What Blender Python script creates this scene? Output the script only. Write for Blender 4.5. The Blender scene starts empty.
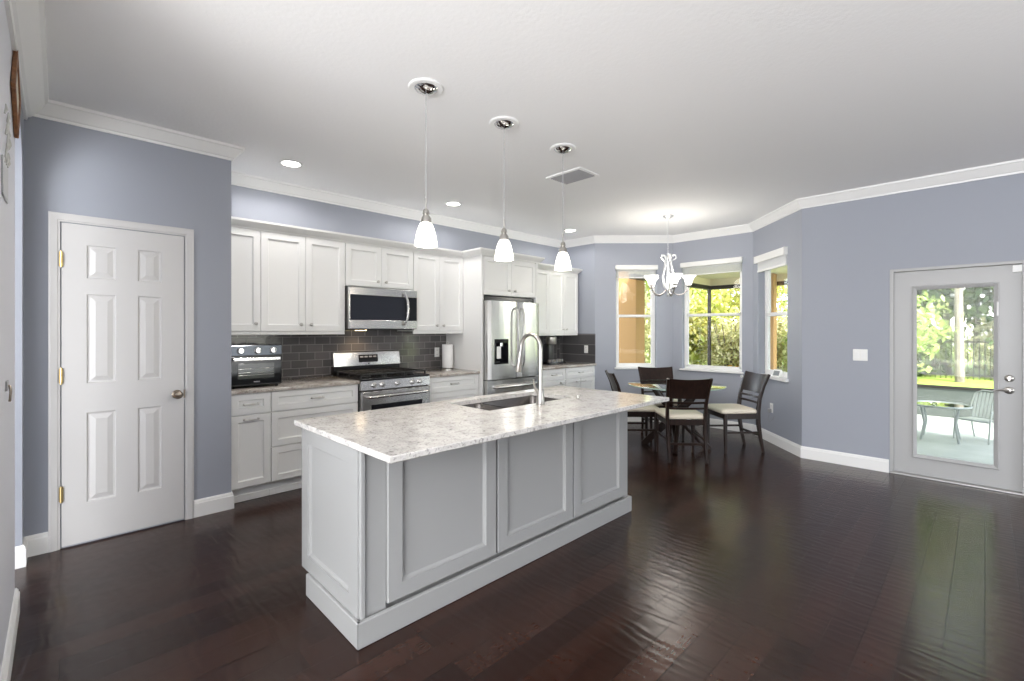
import bpy, bmesh, math, random
from mathutils import Vector, Matrix
random.seed(7)
SC = bpy.context.scene
COL = SC.collection
PI = math.pi
H = 1.36                                   # eye height

# ------------------------------------------------------------------ camera
cam_d = bpy.data.cameras.new('camera')
cam = bpy.data.objects.new('camera', cam_d)
COL.objects.link(cam)
SC.camera = cam
TH = math.atan2(473, 463)
cam.location = (0, 0, H)
cam.rotation_euler = (PI / 2, 0, TH - PI / 2)
cam_d.sensor_width = 36
cam_d.lens = 463 / 1024 * 36
cam_d.shift_y = -10.5 / 1024
cam_d.clip_start = 0.02
cam_d.clip_end = 300

# ------------------------------------------------------------------ world, sun, exposure
w = bpy.data.worlds.new('world')
SC.world = w
w.use_nodes = True
nt = w.node_tree
bg = nt.nodes['Background']
sky = nt.nodes.new('ShaderNodeTexSky')
sky.sky_type = 'NISHITA'
sky.sun_disc = False
sky.sun_elevation = math.radians(50)
sky.sun_rotation = math.radians(230)
hs = nt.nodes.new('ShaderNodeHueSaturation')
hs.inputs['Saturation'].default_value = .35
nt.links.new(sky.outputs[0], hs.inputs['Color'])
nt.links.new(hs.outputs[0], bg.inputs[0])
bg.inputs[1].default_value = 1.15
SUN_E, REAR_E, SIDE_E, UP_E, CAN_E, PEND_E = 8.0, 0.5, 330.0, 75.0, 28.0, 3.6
sun_d = bpy.data.lights.new('sun', 'SUN')
sun_d.energy = SUN_E
sun_d.angle = math.radians(1.0)
sun_d.color = (1, .96, .88)
sun = bpy.data.objects.new('sun', sun_d)
COL.objects.link(sun)
sun.rotation_euler = Vector((-.42, -.40, .81)).to_track_quat('Z', 'Y').to_euler()


def area(name, loc, aim, sx, sy, e, col=(1, 1, 1)):
    d = bpy.data.lights.new(name, 'AREA')
    d.shape = 'RECTANGLE'
    d.size, d.size_y, d.energy, d.color = sx, sy, e, col
    o = bpy.data.objects.new(name, d)
    COL.objects.link(o)
    o.location = loc
    o.rotation_euler = (Vector(loc) - Vector(aim)).to_track_quat('Z', 'Y').to_euler()
    return o


# added area fills, out of view behind and left of the viewer
area('fill_rear', (3.3, -4.75, 1.1), (3.3, 0, 1.2), 1.7, 2.0, REAR_E, (1, .99, .98))  # added fill shining in through the unseen rear opening
area('fill_left', (-3.25, 0.2, 1.45), (0, 0.6, 1.5), 3.6, 2.3, SIDE_E, (.97, .985, 1))  # added fill from the left, no real window behind it
area('ceiling_fill_rear', (1.6, -2.9, .7), (1.6, -2.9, 3), 3.2, 2.4, UP_E, (1, .985, .97))  # added fill bounced off the ceiling behind the viewer
area('ceiling_fill_left', (-1.8, 0.2, .7), (-1.8, 0.2, 3), 2.4, 2.4, 130.0, (1, .985, .97))  # added fill bounced off the unseen ceiling on the left
SC.view_settings.view_transform = 'Standard'
SC.view_settings.look = 'None'
SC.view_settings.gamma = 1
SC.view_settings.use_curve_mapping = False
SC.view_settings.exposure = 0.24
try:
    SC.cycles.use_denoising = True
    SC.cycles.max_bounces = 10
    SC.cycles.diffuse_bounces = 6
    SC.cycles.transparent_max_bounces = 24
    SC.cycles.sample_clamp_indirect = 6
    SC.cycles.caustics_reflective = False
    SC.cycles.caustics_refractive = False
except Exception:
    pass

# ------------------------------------------------------------------ materials
MATS = {}


def mat(name, col=(.8, .8, .8), rough=.5, metal=0.0, emit=None, es=0.0, spec=None, coat=0, trans=0):
    if name in MATS:
        return MATS[name]
    m = bpy.data.materials.new(name)
    m.use_nodes = True
    b = m.node_tree.nodes['Principled BSDF']
    b.inputs['Base Color'].default_value = (*col, 1)
    b.inputs['Roughness'].default_value = rough
    b.inputs['Metallic'].default_value = metal
    if spec is not None:
        b.inputs['Specular IOR Level'].default_value = spec
    if coat:
        b.inputs['Coat Weight'].default_value = coat
        b.inputs['Coat Roughness'].default_value = .1
    if trans:
        b.inputs['Transmission Weight'].default_value = trans
    if emit:
        b.inputs['Emission Color'].default_value = (*emit, 1)
        b.inputs['Emission Strength'].default_value = es
    MATS[name] = m
    return m


def N(m, typ, **kw):
    n = m.node_tree.nodes.new(typ)
    for k, v in kw.items():
        setattr(n, k, v)
    return n


def L(m, a, b):
    m.node_tree.links.new(a, b)


def bsdf(m):
    return m.node_tree.nodes['Principled BSDF']


def coords(m, scale=(1, 1, 1), rot=(0, 0, 0)):
    tc = N(m, 'ShaderNodeTexCoord')
    mp = N(m, 'ShaderNodeMapping')
    mp.inputs['Scale'].default_value = scale
    mp.inputs['Rotation'].default_value = rot
    L(m, tc.outputs['Object'], mp.inputs[0])
    return mp.outputs[0]


def bump(m, h, strength, dist=.01):
    b = N(m, 'ShaderNodeBump')
    b.inputs['Strength'].default_value = strength
    b.inputs['Distance'].default_value = dist
    L(m, h, b.inputs['Height'])
    L(m, b.outputs[0], bsdf(m).inputs['Normal'])
    return b


def ramp(m, fac, stops):
    r = N(m, 'ShaderNodeValToRGB')
    L(m, fac, r.inputs[0])
    e = r.color_ramp.elements
    while len(e) < len(stops):
        e.new(.5)
    for i, (p, c) in enumerate(stops):
        e[i].position = p
        e[i].color = (*c, 1)
    return r.outputs[0]


def noise(m, vec, scale, detail=4, rough=.55):
    n = N(m, 'ShaderNodeTexNoise')
    n.inputs['Scale'].default_value = scale
    n.inputs['Detail'].default_value = detail
    n.inputs['Roughness'].default_value = rough
    L(m, vec, n.inputs['Vector'])
    return n.outputs[0]


def mix(m, fac, a, b, bt='MIX'):
    n = N(m, 'ShaderNodeMix', data_type='RGBA', blend_type=bt)
    if isinstance(fac, (int, float)):
        n.inputs[0].default_value = fac
    else:
        L(m, fac, n.inputs[0])
    for s, v in ((6, a), (7, b)):
        if isinstance(v, tuple):
            n.inputs[s].default_value = (*v, 1)
        else:
            L(m, v, n.inputs[s])
    return n.outputs[2]


# wall paint
paint = mat('blue_grey_paint', (.345, .366, .418), .62)
v = coords(paint)
bump(paint, noise(paint, v, 140, 3), .12, .002)
ceil_m = mat('ceiling_texture_paint', (.87, .87, .87), .8)
v = coords(ceil_m)
bump(ceil_m, noise(ceil_m, v, 45, 5, .6), .35, .004)
white = mat('white_trim_paint', (.86, .86, .85), .38)
cabw = mat('white_cabinet_lacquer', (.78, .78, .765), .33)
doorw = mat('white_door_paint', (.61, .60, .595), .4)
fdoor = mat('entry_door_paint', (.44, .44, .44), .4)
islw = mat('pale_grey_island_lacquer', (.355, .355, .35), .4, spec=.35)
nickel = mat('brushed_nickel', (.55, .53, .50), .28, 1)
bronze = mat('aged_bronze', (.30, .25, .20), .3, 1)
brass = mat('brass', (.62, .47, .22), .35, 1)
steel = mat('stainless_steel', (.62, .61, .60), .26, 1)
v = coords(steel, (60, 60, 1.2))
mr = N(steel, 'ShaderNodeMapRange')
L(steel, noise(steel, v, 3, 2), mr.inputs[0])
mr.inputs[3].default_value = .24
mr.inputs[4].default_value = .28
L(steel, mr.outputs[0], bsdf(steel).inputs['Roughness'])
dsteel = mat('dark_appliance_side', (.10, .095, .09), .45, .6)
chrome = mat('chrome', (.75, .75, .75), .1, 1)
black = mat('black_enamel', (.010, .010, .011), .22)
bglass = mat('black_glass', (.010, .011, .013), .08, spec=.35)
mwglass = mat('microwave_door_glass', (.018, .02, .028), .06)
iron = mat('cast_iron', (.02, .02, .02), .5)
plastic = mat('white_plastic', (.85, .85, .83), .4)
dplastic = mat('dark_plastic', (.04, .04, .04), .4)
greyp = mat('grey_plastic', (.35, .35, .36), .4)
paper = mat('paper_towel', (.88, .88, .87), .9)
cream = mat('cream_upholstery', (.76, .69, .57), .85)
espresso = mat('espresso_wood', (.035, .020, .015), .3, spec=.3)
v = coords(espresso, (1, 1, .15))
L(espresso, ramp(espresso, noise(espresso, v, 40), [(.3, (.010, .006, .005)), (.75, (.028, .014, .010))]), bsdf(espresso).inputs['Base Color'])
oak = mat('brown_frame_wood', (.22, .09, .035), .4)
v = coords(oak, (1, .2, 1))
L(oak, ramp(oak, noise(oak, v, 50), [(.3, (.13, .05, .02)), (.8, (.33, .15, .06))]), bsdf(oak).inputs['Base Color'])
shade_m = mat('lit_opal_glass', (.9, .88, .84), .35, emit=(1, .93, .82), es=PEND_E)
shade_c = mat('opal_glass_chandelier', (.9, .9, .88), .3, emit=(1, .95, .88), es=1.6)
lamp_m = mat('lit_downlight_lens', (.9, .9, .9), .3, emit=(1, .96, .9), es=14)
chand_m = mat('pale_silver_metal', (.72, .73, .74), .3, .8)
beige = mat('tan_stucco', (.46, .27, .11), .9)
v = coords(beige)
bump(beige, noise(beige, v, 90, 3), .4, .01)
soff = mat('cream_soffit', (.84, .77, .56), .8)
dbronze = mat('dark_bronze_aluminium', (.035, .03, .027), .4, .4)
kick = mat('grey_green_kick_panel', (.085, .10, .09), .6)
blind_m = mat('white_roller_blind', (.80, .81, .82), .8)


def glassy(name, tint=(1, 1, 1), refl=.09, rough=.0):
    m = bpy.data.materials.new(name)
    m.use_nodes = True
    t = m.node_tree
    t.nodes.remove(t.nodes['Principled BSDF'])
    tr = t.nodes.new('ShaderNodeBsdfTransparent')
    tr.inputs[0].default_value = (*tint, 1)
    gl = t.nodes.new('ShaderNodeBsdfGlossy')
    gl.inputs['Roughness'].default_value = rough
    lw = t.nodes.new('ShaderNodeLayerWeight')
    lw.inputs[0].default_value = .35
    mr_ = t.nodes.new('ShaderNodeMapRange')
    mr_.inputs[3].default_value = refl * .45
    mr_.inputs[4].default_value = min(1, refl * 5)
    mx = t.nodes.new('ShaderNodeMixShader')
    t.links.new(lw.outputs['Facing'], mr_.inputs[0])
    t.links.new(mr_.outputs[0], mx.inputs[0])
    t.links.new(tr.outputs[0], mx.inputs[1])
    t.links.new(gl.outputs[0], mx.inputs[2])
    t.links.new(mx.outputs[0], t.nodes['Material Output'].inputs[0])
    return m


pane = glassy('window_glass', (.95, .96, .95), .022)
tableglass = glassy('table_glass', (.80, .88, .85), .22)
patioglass = glassy('patio_table_glass', (.55, .62, .58), .35)
sheer = glassy('sheer_blind', (.62, .62, .60), .0)
sheer.node_tree.nodes['Glossy BSDF'].inputs['Roughness'].default_value = 1

# floor: hand-scraped dark planks running along X
floor_m = mat('dark_hand_scraped_planks', (.05, .03, .02), .3, spec=.36)
v = coords(floor_m)
br = N(floor_m, 'ShaderNodeTexBrick')
L(floor_m, v, br.inputs['Vector'])
br.offset = .37
br.offset_frequency = 3
br.inputs['Scale'].default_value = 1
br.inputs['Brick Width'].default_value = 1.15
br.inputs['Row Height'].default_value = .127
br.inputs['Mortar Size'].default_value = .0024
br.inputs['Mortar Smooth'].default_value = .3
br.inputs['Bias'].default_value = 0
br.inputs['Color1'].default_value = (0, 0, 0, 1)
br.inputs['Color2'].default_value = (1, 1, 1, 1)
br.inputs['Mortar'].default_value = (.5, .5, .5, 1)
tone = ramp(floor_m, br.outputs['Color'], [(0, (.017, .0062, .004)), (.5, (.028, .0108, .0068)), (1, (.040, .016, .0102))])
vg = coords(floor_m, (.12, 1, 1))
grain = noise(floor_m, vg, 70, 3, .55)
vb = coords(floor_m, (.35, 1, 1))
blot = noise(floor_m, vb, 5, 4)
c1 = mix(floor_m, ramp(floor_m, grain, [(.35, (0, 0, 0)), (.7, (1, 1, 1))]), (.9, .9, .9), (1.1, 1.1, 1.1))
c2 = mix(floor_m, ramp(floor_m, blot, [(.3, (0, 0, 0)), (.7, (1, 1, 1))]), (.82, .8, .8), (1.2, 1.18, 1.15))
cc = mix(floor_m, 1.0, mix(floor_m, 1.0, tone, c1, 'MULTIPLY'), c2, 'MULTIPLY')
cc = mix(floor_m, br.outputs['Fac'], cc, (.004, .0025, .002))
L(floor_m, cc, bsdf(floor_m).inputs['Base Color'])
vr = coords(floor_m, (1, .35, 1))
wav = N(floor_m, 'ShaderNodeTexWave', wave_type='BANDS', bands_direction='X')
wav.inputs['Scale'].default_value = 5.5
wav.inputs['Distortion'].default_value = 9
wav.inputs['Detail'].default_value = 2
wav.inputs['Detail Scale'].default_value = 1.4
L(floor_m, vr, wav.inputs['Vector'])
hn = noise(floor_m, coords(floor_m, (1, .6, 1)), 16, 1)
ma = N(floor_m, 'ShaderNodeMath', operation='MULTIPLY_ADD')
L(floor_m, wav.outputs['Fac'], ma.inputs[0])
ma.inputs[1].default_value = .35
L(floor_m, hn, ma.inputs[2])
mb_ = N(floor_m, 'ShaderNodeMath', operation='MULTIPLY_ADD')
L(floor_m, br.outputs['Fac'], mb_.inputs[0])
mb_.inputs[1].default_value = -2.2
L(floor_m, ma.outputs[0], mb_.inputs[2])
bump(floor_m, mb_.outputs[0], .30, .004)
mr = N(floor_m, 'ShaderNodeMapRange')
L(floor_m, blot, mr.inputs[0])
mr.inputs[3].default_value = .20
mr.inputs[4].default_value = .25
L(floor_m, mr.outputs[0], bsdf(floor_m).inputs['Roughness'])


def granite_mat(name, dark):
    m = mat(name, (.7, .69, .66), .14)
    vv = coords(m)
    n1 = noise(m, vv, 9, 6, .7)
    n2 = noise(m, vv, 38, 5, .7)
    n3 = noise(m, vv, 90, 3, .6)
    if dark:
        base = ramp(m, n1, [(.30, (.30, .25, .21)), (.47, (.52, .47, .42)), (.62, (.68, .65, .61)), (.8, (.42, .36, .31))])
    else:
        base = ramp(m, n1, [(.30, (.60, .58, .57)), (.44, (.76, .75, .73)), (.58, (.87, .86, .84)), (.8, (.80, .77, .74))])
    s = ramp(m, n2, [(.34, (.42, .41, .42)), (.44, (1, 1, 1)), (.62, (1, 1, 1)), (.72, (.86, .80, .74))])
    t = ramp(m, n3, [(.33, (.52, .5, .5)), (.43, (1, 1, 1))])
    c = mix(m, 1.0, mix(m, .85, base, s, 'MULTIPLY'), t, 'MULTIPLY')
    c = mix(m, 1.0, c, (.80, .785, .77), 'MULTIPLY')
    L(m, c, bsdf(m).inputs['Base Color'])
    return m


granite = granite_mat('pale_speckled_granite', False)
granite_d = granite_mat('taupe_speckled_granite', True)


def tile_mat(name, rot, c1_, c2_):
    m = mat(name, (.2, .2, .2), .12)
    vv = coords(m, (1, 1, 1), rot)
    b_ = N(m, 'ShaderNodeTexBrick')
    L(m, vv, b_.inputs['Vector'])
    b_.inputs['Scale'].default_value = 1
    b_.inputs['Brick Width'].default_value = .152
    b_.inputs['Row Height'].default_value = .076
    b_.inputs['Mortar Size'].default_value = .003
    b_.inputs['Mortar Smooth'].default_value = .2
    b_.inputs['Color1'].default_value = (*c1_, 1)
    b_.inputs['Color2'].default_value = (*c2_, 1)
    b_.inputs['Mortar'].default_value = (.26, .25, .24, 1)
    L(m, b_.outputs['Color'], bsdf(m).inputs['Base Color'])
    inv = N(m, 'ShaderNodeMath', operation='SUBTRACT')
    inv.inputs[0].default_value = 1
    L(m, b_.outputs['Fac'], inv.inputs[1])
    ad = N(m, 'ShaderNodeMath', operation='MULTIPLY_ADD')
    L(m, noise(m, coords(m), 14, 2), ad.inputs[0])
    ad.inputs[1].default_value = .5
    L(m, inv.outputs[0], ad.inputs[2])
    bump(m, ad.outputs[0], .5, .004)
    return m


tile = tile_mat('grey_glass_subway_tile', (PI / 2, 0, 0), (.085, .08, .08), (.13, .12, .118))
tile_r = tile_mat('dark_grey_subway_tile', (PI / 2, 0, PI / 2), (.065, .063, .065), (.10, .097, .10))


def leaf_mat(name, c1_, c2_):
    m = mat(name, c1_, .5)
    oi = N(m, 'ShaderNodeNewGeometry')
    r = ramp(m, oi.outputs['Random Per Island'], [(0, c1_), (1, c2_)])
    L(m, r, bsdf(m).inputs['Base Color'])
    t = m.node_tree
    tl = t.nodes.new('ShaderNodeBsdfTranslucent')
    L(m, r, tl.inputs[0])
    mx = t.nodes.new('ShaderNodeMixShader')
    mx.inputs[0].default_value = .4
    t.links.new(bsdf(m).outputs[0], mx.inputs[1])
    t.links.new(tl.outputs[0], mx.inputs[2])
    t.links.new(mx.outputs[0], t.nodes['Material Output'].inputs[0])
    return m


lf_yel = leaf_mat('yellow_green_leaves', (.34, .42, .07), (.70, .62, .22))
lf_mid = leaf_mat('mid_green_leaves', (.22, .34, .07), (.56, .60, .24))
lf_pale = leaf_mat('pale_dry_leaves', (.46, .48, .22), (.82, .76, .50))
lf_dark = leaf_mat('dark_green_leaves', (.07, .14, .04), (.28, .36, .13))
lf_red = leaf_mat('orange_red_leaves', (.75, .20, .06), (.85, .50, .08))
bark = mat('pale_bark', (.5, .46, .4), .9)
v = coords(bark, (1, 1, .3))
L(bark, ramp(bark, noise(bark, v, 12), [(.3, (.12, .10, .08)), (.7, (.28, .25, .21))]), bsdf(bark).inputs['Base Color'])
lawn_m = mat('bright_grass', (.3, .42, .06), .9)
v = coords(lawn_m)
L(lawn_m, ramp(lawn_m, noise(lawn_m, v, 6, 6), [(.3, (.20, .31, .05)), (.7, (.38, .46, .10))]), bsdf(lawn_m).inputs['Base Color'])
patio_m = mat('patio_concrete', (.30, .35, .33), .5)
v = coords(patio_m)
L(patio_m, ramp(patio_m, noise(patio_m, v, 2, 5), [(.3, (.27, .30, .27)), (.7, (.42, .44, .40))]), bsdf(patio_m).inputs['Base Color'])


# ------------------------------------------------------------------ mesh builder
class MB:
    def __init__(s):
        s.bm = bmesh.new()

    def box(s, x0, x1, y0, y1, z0, z1, bev=0, M=None, seg=1):
        r = bmesh.ops.create_cube(s.bm, size=1)
        vs = r['verts']
        for v_ in vs:
            v_.co = Vector(((x0 + x1) / 2 + v_.co.x * (x1 - x0), (y0 + y1) / 2 + v_.co.y * (y1 - y0), (z0 + z1) / 2 + v_.co.z * (z1 - z0)))
        if M is not None:
            for v_ in vs:
                v_.co = M @ v_.co
        if bev:
            es = list({e for v_ in vs for e in v_.link_edges})
            bmesh.ops.bevel(s.bm, geom=es, offset=bev, segments=seg, profile=.6, affect='EDGES')
        return s

    def face(s, pts):
        s.bm.faces.new([s.bm.verts.new(p) for p in pts])
        return s

    def prism(s, pts, d, bev=0):
        """closed polygon pts (3d) extruded by vector d"""
        d = Vector(d)
        a = [s.bm.verts.new(p) for p in pts]
        b = [s.bm.verts.new(Vector(p) + d) for p in pts]
        fs = [s.bm.faces.new(a), s.bm.faces.new(list(reversed(b)))]
        n = len(a)
        for i in range(n):
            fs.append(s.bm.faces.new([a[i], b[i], b[(i + 1) % n], a[(i + 1) % n]]))
        bmesh.ops.recalc_face_normals(s.bm, faces=fs)
        if bev:
            es = list({e for f in fs for e in f.edges})
            bmesh.ops.bevel(s.bm, geom=es, offset=bev, segments=2, profile=.6, affect='EDGES')
        return s

    def loops(s, rings, closed=True, cap=(True, True)):
        R = [[s.bm.verts.new(p) for p in r] for r in rings]
        fs = []
        for a, b in zip(R, R[1:]):
            n = len(a)
            for i in range(n if closed else n - 1):
                fs.append(s.bm.faces.new([a[i], a[(i + 1) % n], b[(i + 1) % n], b[i]]))
        if cap[0]:
            fs.append(s.bm.faces.new(list(reversed(R[0]))))
        if cap[1]:
            fs.append(s.bm.faces.new(R[-1]))
        bmesh.ops.recalc_face_normals(s.bm, faces=fs)
        return s

    def tube(s, pts, r, n=10, cap=True):
        pts = [Vector(p) for p in pts]
        rs = r if isinstance(r, (list, tuple)) else [r] * len(pts)
        t = (pts[1] - pts[0]).normalized()
        u = t.orthogonal().normalized()
        rings = []
        for i, p in enumerate(pts):
            if i == 0:
                tn = t
            elif i == len(pts) - 1:
                tn = (p - pts[i - 1]).normalized()
            else:
                tn = ((pts[i + 1] - p).normalized() + (p - pts[i - 1]).normalized()).normalized()
            u = (u - tn * u.dot(tn)).normalized()
            w_ = tn.cross(u)
            rings.append([p + (u * math.cos(a) + w_ * math.sin(a)) * rs[i] for a in [2 * PI * k / n for k in range(n)]])
        return s.loops(rings, True, (cap, cap))

    def beam(s, pts, hw, hd, side=(1, 0, 0)):
        """rectangular section swept: half width hw along side, half depth hd across"""
        pts = [Vector(p) for p in pts]
        sd = Vector(side)
        rings = []
        for i, p in enumerate(pts):
            a = pts[max(0, i - 1)]
            b = pts[min(len(pts) - 1, i + 1)]
            q = sd.cross((b - a).normalized()).normalized()
            w_ = hw[i] if isinstance(hw, list) else hw
            d_ = hd[i] if isinstance(hd, list) else hd
            c = .25
            rings.append([p + sd * w_ * x + q * d_ * y for x, y in ((-1, -1 + c), (-1 + c, -1), (1 - c, -1), (1, -1 + c), (1, 1 - c), (1 - c, 1), (-1 + c, 1), (-1, 1 - c))])
        return s.loops(rings)

    def lathe(s, prof, c=(0, 0, 0), n=24, M=None, cap=(True, True)):
        rings = []
        for r, z in prof:
            ring = [Vector((max(r, .0002) * math.cos(2 * PI * k / n), max(r, .0002) * math.sin(2 * PI * k / n), z)) for k in range(n)]
            rings.append([(M @ p if M is not None else p) + Vector(c) for p in ring])
        return s.loops(rings, True, cap)

    def cyl(s, p0, p1, r, n=16):
        return s.tube([p0, p1], r, n)

    def ringed(s, x0, x1, z0, z1, rings, y=0, M=None):
        """front facing -Y: rings = [(inset, y offset)...], last one filled; gives raised and recessed panels"""
        R = []
        for ins, dy in rings:
            pts = [(x0 + ins, y + dy, z0 + ins), (x1 - ins, y + dy, z0 + ins), (x1 - ins, y + dy, z1 - ins), (x0 + ins, y + dy, z1 - ins)]
            R.append([(M @ Vector(p)) if M is not None else Vector(p) for p in pts])
        return s.loops(R, True, (True, True))

    def build(s, name, m, parent=None, smooth=True, ang=35):
        me = bpy.data.meshes.new(name)
        s.bm.to_mesh(me)
        s.bm.free()
        me.materials.append(m)
        if smooth:
            for p in me.polygons:
                p.use_smooth = True
            try:
                me.set_sharp_from_angle(angle=math.radians(ang))
            except Exception:
                pass
        o = bpy.data.objects.new(name, me)
        COL.objects.link(o)
        if parent is not None:
            o.parent = parent
        return o


def tag(o, label=None, cat=None, group=None, kind=None):
    if label:
        o['label'] = label
    if cat:
        o['category'] = cat
    if group:
        o['group'] = group
    if kind:
        o['kind'] = kind
    return o


def thing(name, label, cat, loc=(0, 0, 0), rz=0, group=None):
    o = bpy.data.objects.new(name, None)
    COL.objects.link(o)
    o.empty_display_size = .05
    o.location = loc
    o.rotation_euler = (0, 0, rz)
    return tag(o, label, cat, group)


def dup(root, loc, rz, label=None):
    r = root.copy()
    COL.objects.link(r)
    r.location = loc
    r.rotation_euler = (0, 0, rz)
    if label:
        r['label'] = label
    for ch in list(root.children):
        c = ch.copy()
        COL.objects.link(c)
        c.parent = r
        for g in list(ch.children):
            d = g.copy()
            COL.objects.link(d)
            d.parent = c
    return r


def struct(o):
    o['kind'] = 'structure'
    return o


# ------------------------------------------------------------------ room shell
CZ = 2.75
LX, PY, PX1, KY, RX, WX = -.15, 4.02, .94, 4.68, 5.70, 5.66
A0, A1 = Vector((5.70, 4.06)), Vector((6.52, 3.24))
B1 = Vector((6.52, 2.13))
C1 = Vector((5.66, 1.365))
REARY = -4.5


def frame2(P, Q):
    P, Q = Vector(P[:2]), Vector(Q[:2])
    d = (Q - P).normalized()
    n = Vector((-d.y, d.x))            # outward (left of travel)
    return Matrix(((d.x, n.x, 0, P.x), (d.y, n.y, 0, P.y), (0, 0, 1, 0), (0, 0, 0, 1))), (Q - P).length


def wall(name, P, Q, t=.14, ops=(), e0=0, e1=0, m=None, z1=CZ):
    M, Ln = frame2(P, Q)
    mb = MB()
    s = -e0
    for (a, b, za, zb) in sorted(ops):
        mb.box(s, a, 0, t, 0, z1, M=M)
        if za > 0:
            mb.box(a, b, 0, t, 0, za, M=M)
        mb.box(a, b, 0, t, zb, z1, M=M)
        s = b
    mb.box(s, Ln + e1, 0, t, 0, z1, M=M)
    return struct(mb.build(name, m or paint, smooth=False)), M


struct(MB().box(-3.5, 6.7, -5.2, 4.9, -.12, 0).build('floor', floor_m, smooth=False))
struct(MB().box(-3.5, 6.9, -5.2, 4.9, CZ, CZ + .25).build('ceiling', ceil_m, smooth=False))
wall('wall_pantry', (LX - .14, PY), (PX1, PY), t=.12)
wall('wall_pantry_side', (PX1, PY + .12), (PX1, KY), t=.12)
wall('wall_kitchen', (PX1 - .12, KY), (RX, KY), t=.14, e1=.14)
wall('wall_kitchen_end', (RX, KY), (RX, A0.y), t=.14)
WIN = dict(A=(.313, .915, .80, 2.31), B=(.137, .97, .795, 2.325), C=(.14, .855, .80, 2.28))
_, MA = wall('wall_bay_left', A0, A1, ops=[WIN['A']], e1=.05)
_, MBm = wall('wall_bay_middle', A1, B1, ops=[WIN['B']], e0=.05, e1=.05)
_, MC = wall('wall_bay_right', B1, C1, ops=[WIN['C']], e0=.05)
DY0, DY1, DZ = .635, -.245, 1.935          # glazed door opening along the right wall
_, MR = wall('wall_right', (WX, C1.y), (WX, REARY), ops=[(C1.y - DY0, C1.y - DY1, 0, DZ)], e1=.14)
wall('wall_rear', (WX, REARY), (LX, REARY), ops=[(WX - 4.2, WX - 2.4, 0.05, 2.1)])
wall('wall_left', (LX, REARY), (LX, 3.24), ops=[(3.1, 6.6, 0, 2.5)], m=mat('pale_blue_white_wall', (.66, .67, .72), .6))  # paler colour than the other walls
wall('wall_foyer', (-3.4, REARY), (-3.4, 3.1), t=.1)
wall('wall_foyer_end', (-3.4, 3.1), (-1.7, 3.1), t=.1)
wall('wall_foyer_rear', (LX - .14, -2.6), (-3.4, -2.6), t=.1)
# arched opening head above the passage in the left wall, and its short far stub
mb = MB()
arc = [(3.24, 2.10)]
for k in range(0, 17):
    a = PI - PI * k / 16
    arc.append((3.555 + .315 * math.cos(a), 2.19 + .31 * math.sin(a)))
arc.append((3.87, 2.10))
pts = [(LX, 3.24, CZ)] + [(LX, y, z) for y, z in arc[1:-1]] + [(LX, 3.87, CZ)]
mb.prism(pts, (-.14, 0, 0))
mb.box(LX - .14, LX, 3.87, PY + .12, 0, CZ)
struct(mb.build('wall_arch', paint, ang=25))
wall('wall_passage', (-1.7, 3.1), (-1.7, 4.9), t=.12)
wall('wall_passage_end', (-1.7, 4.4), (LX - .14, 4.4), t=.12)


def offset_path(path, off):
    """points moved to the right of travel (into the room) by off, mitred"""
    out = []
    n = len(path)
    for i, p in enumerate(path):
        p = Vector(p)
        ds = []
        if i > 0:
            ds.append((p - Vector(path[i - 1])).normalized())
        if i < n - 1:
            ds.append((Vector(path[i + 1]) - p).normalized())
        ns = [Vector((d.y, -d.x)) for d in ds]
        if len(ns) == 2:
            m_ = (ns[0] + ns[1]).normalized()
            out.append(p + m_ * off / max(.3, m_.dot(ns[0])))
        else:
            out.append(p + ns[0] * off)
    return out


def molding(name, path, prof, m=None, parent=None, zbase=0):
    rings = [offset_path(path, o) for o, z in prof]
    R = []
    for i in range(len(path)):
        R.append([Vector((rings[k][i].x, rings[k][i].y, zbase + prof[k][1])) for k in range(len(prof))])
    mb = MB()
    mb.loops(R, True, (True, True))
    return mb.build(name, m or white, parent, ang=20)


crown = [(-.005, 2.650), (.010, 2.650), (.013, 2.665), (.022, 2.670), (.036, 2.690), (.054, 2.712), (.064, 2.728), (.074, 2.733), (.076, 2.752), (-.005, 2.752)]
lcrown = [(-.005, 2.62), (.014, 2.62), (.018, 2.636), (.03, 2.642), (.05, 2.665), (.078, 2.695), (.09, 2.72), (.105, 2.727), (.107, 2.752), (-.005, 2.752)]
struct(molding('trim_1', [(LX, REARY), (LX, PY)], lcrown))
struct(molding('trim_2', [(LX, PY), (PX1, PY), (PX1, KY), (RX, KY), tuple(A0), tuple(A1), tuple(B1), tuple(C1), (WX, REARY)], crown))
base = [(-.005, 0), (.016, 0), (.016, .098), (.012, .104), (.012, .112), (.006, .124), (-.005, .124)]
struct(molding('baseboard_left', [(LX, REARY + 6.62), (LX, 3.24), (LX - .14, 3.24)], base))
struct(molding('baseboard_arch', [(LX - .14, 3.87), (LX, 3.87), (LX, PY), (-.03, PY)], base))
struct(molding('baseboard_pantry', [(.70, PY), (PX1, PY), (PX1, PY + .08)], base))
struct(molding('baseboard_right', [tuple(A0 + Vector((0, .0))), tuple(A1), tuple(B1), tuple(C1), (WX, DY0 + .005)], base))
struct(molding('baseboard_door_side', [(WX, DY1 - .005), (WX, REARY)], base))

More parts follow.
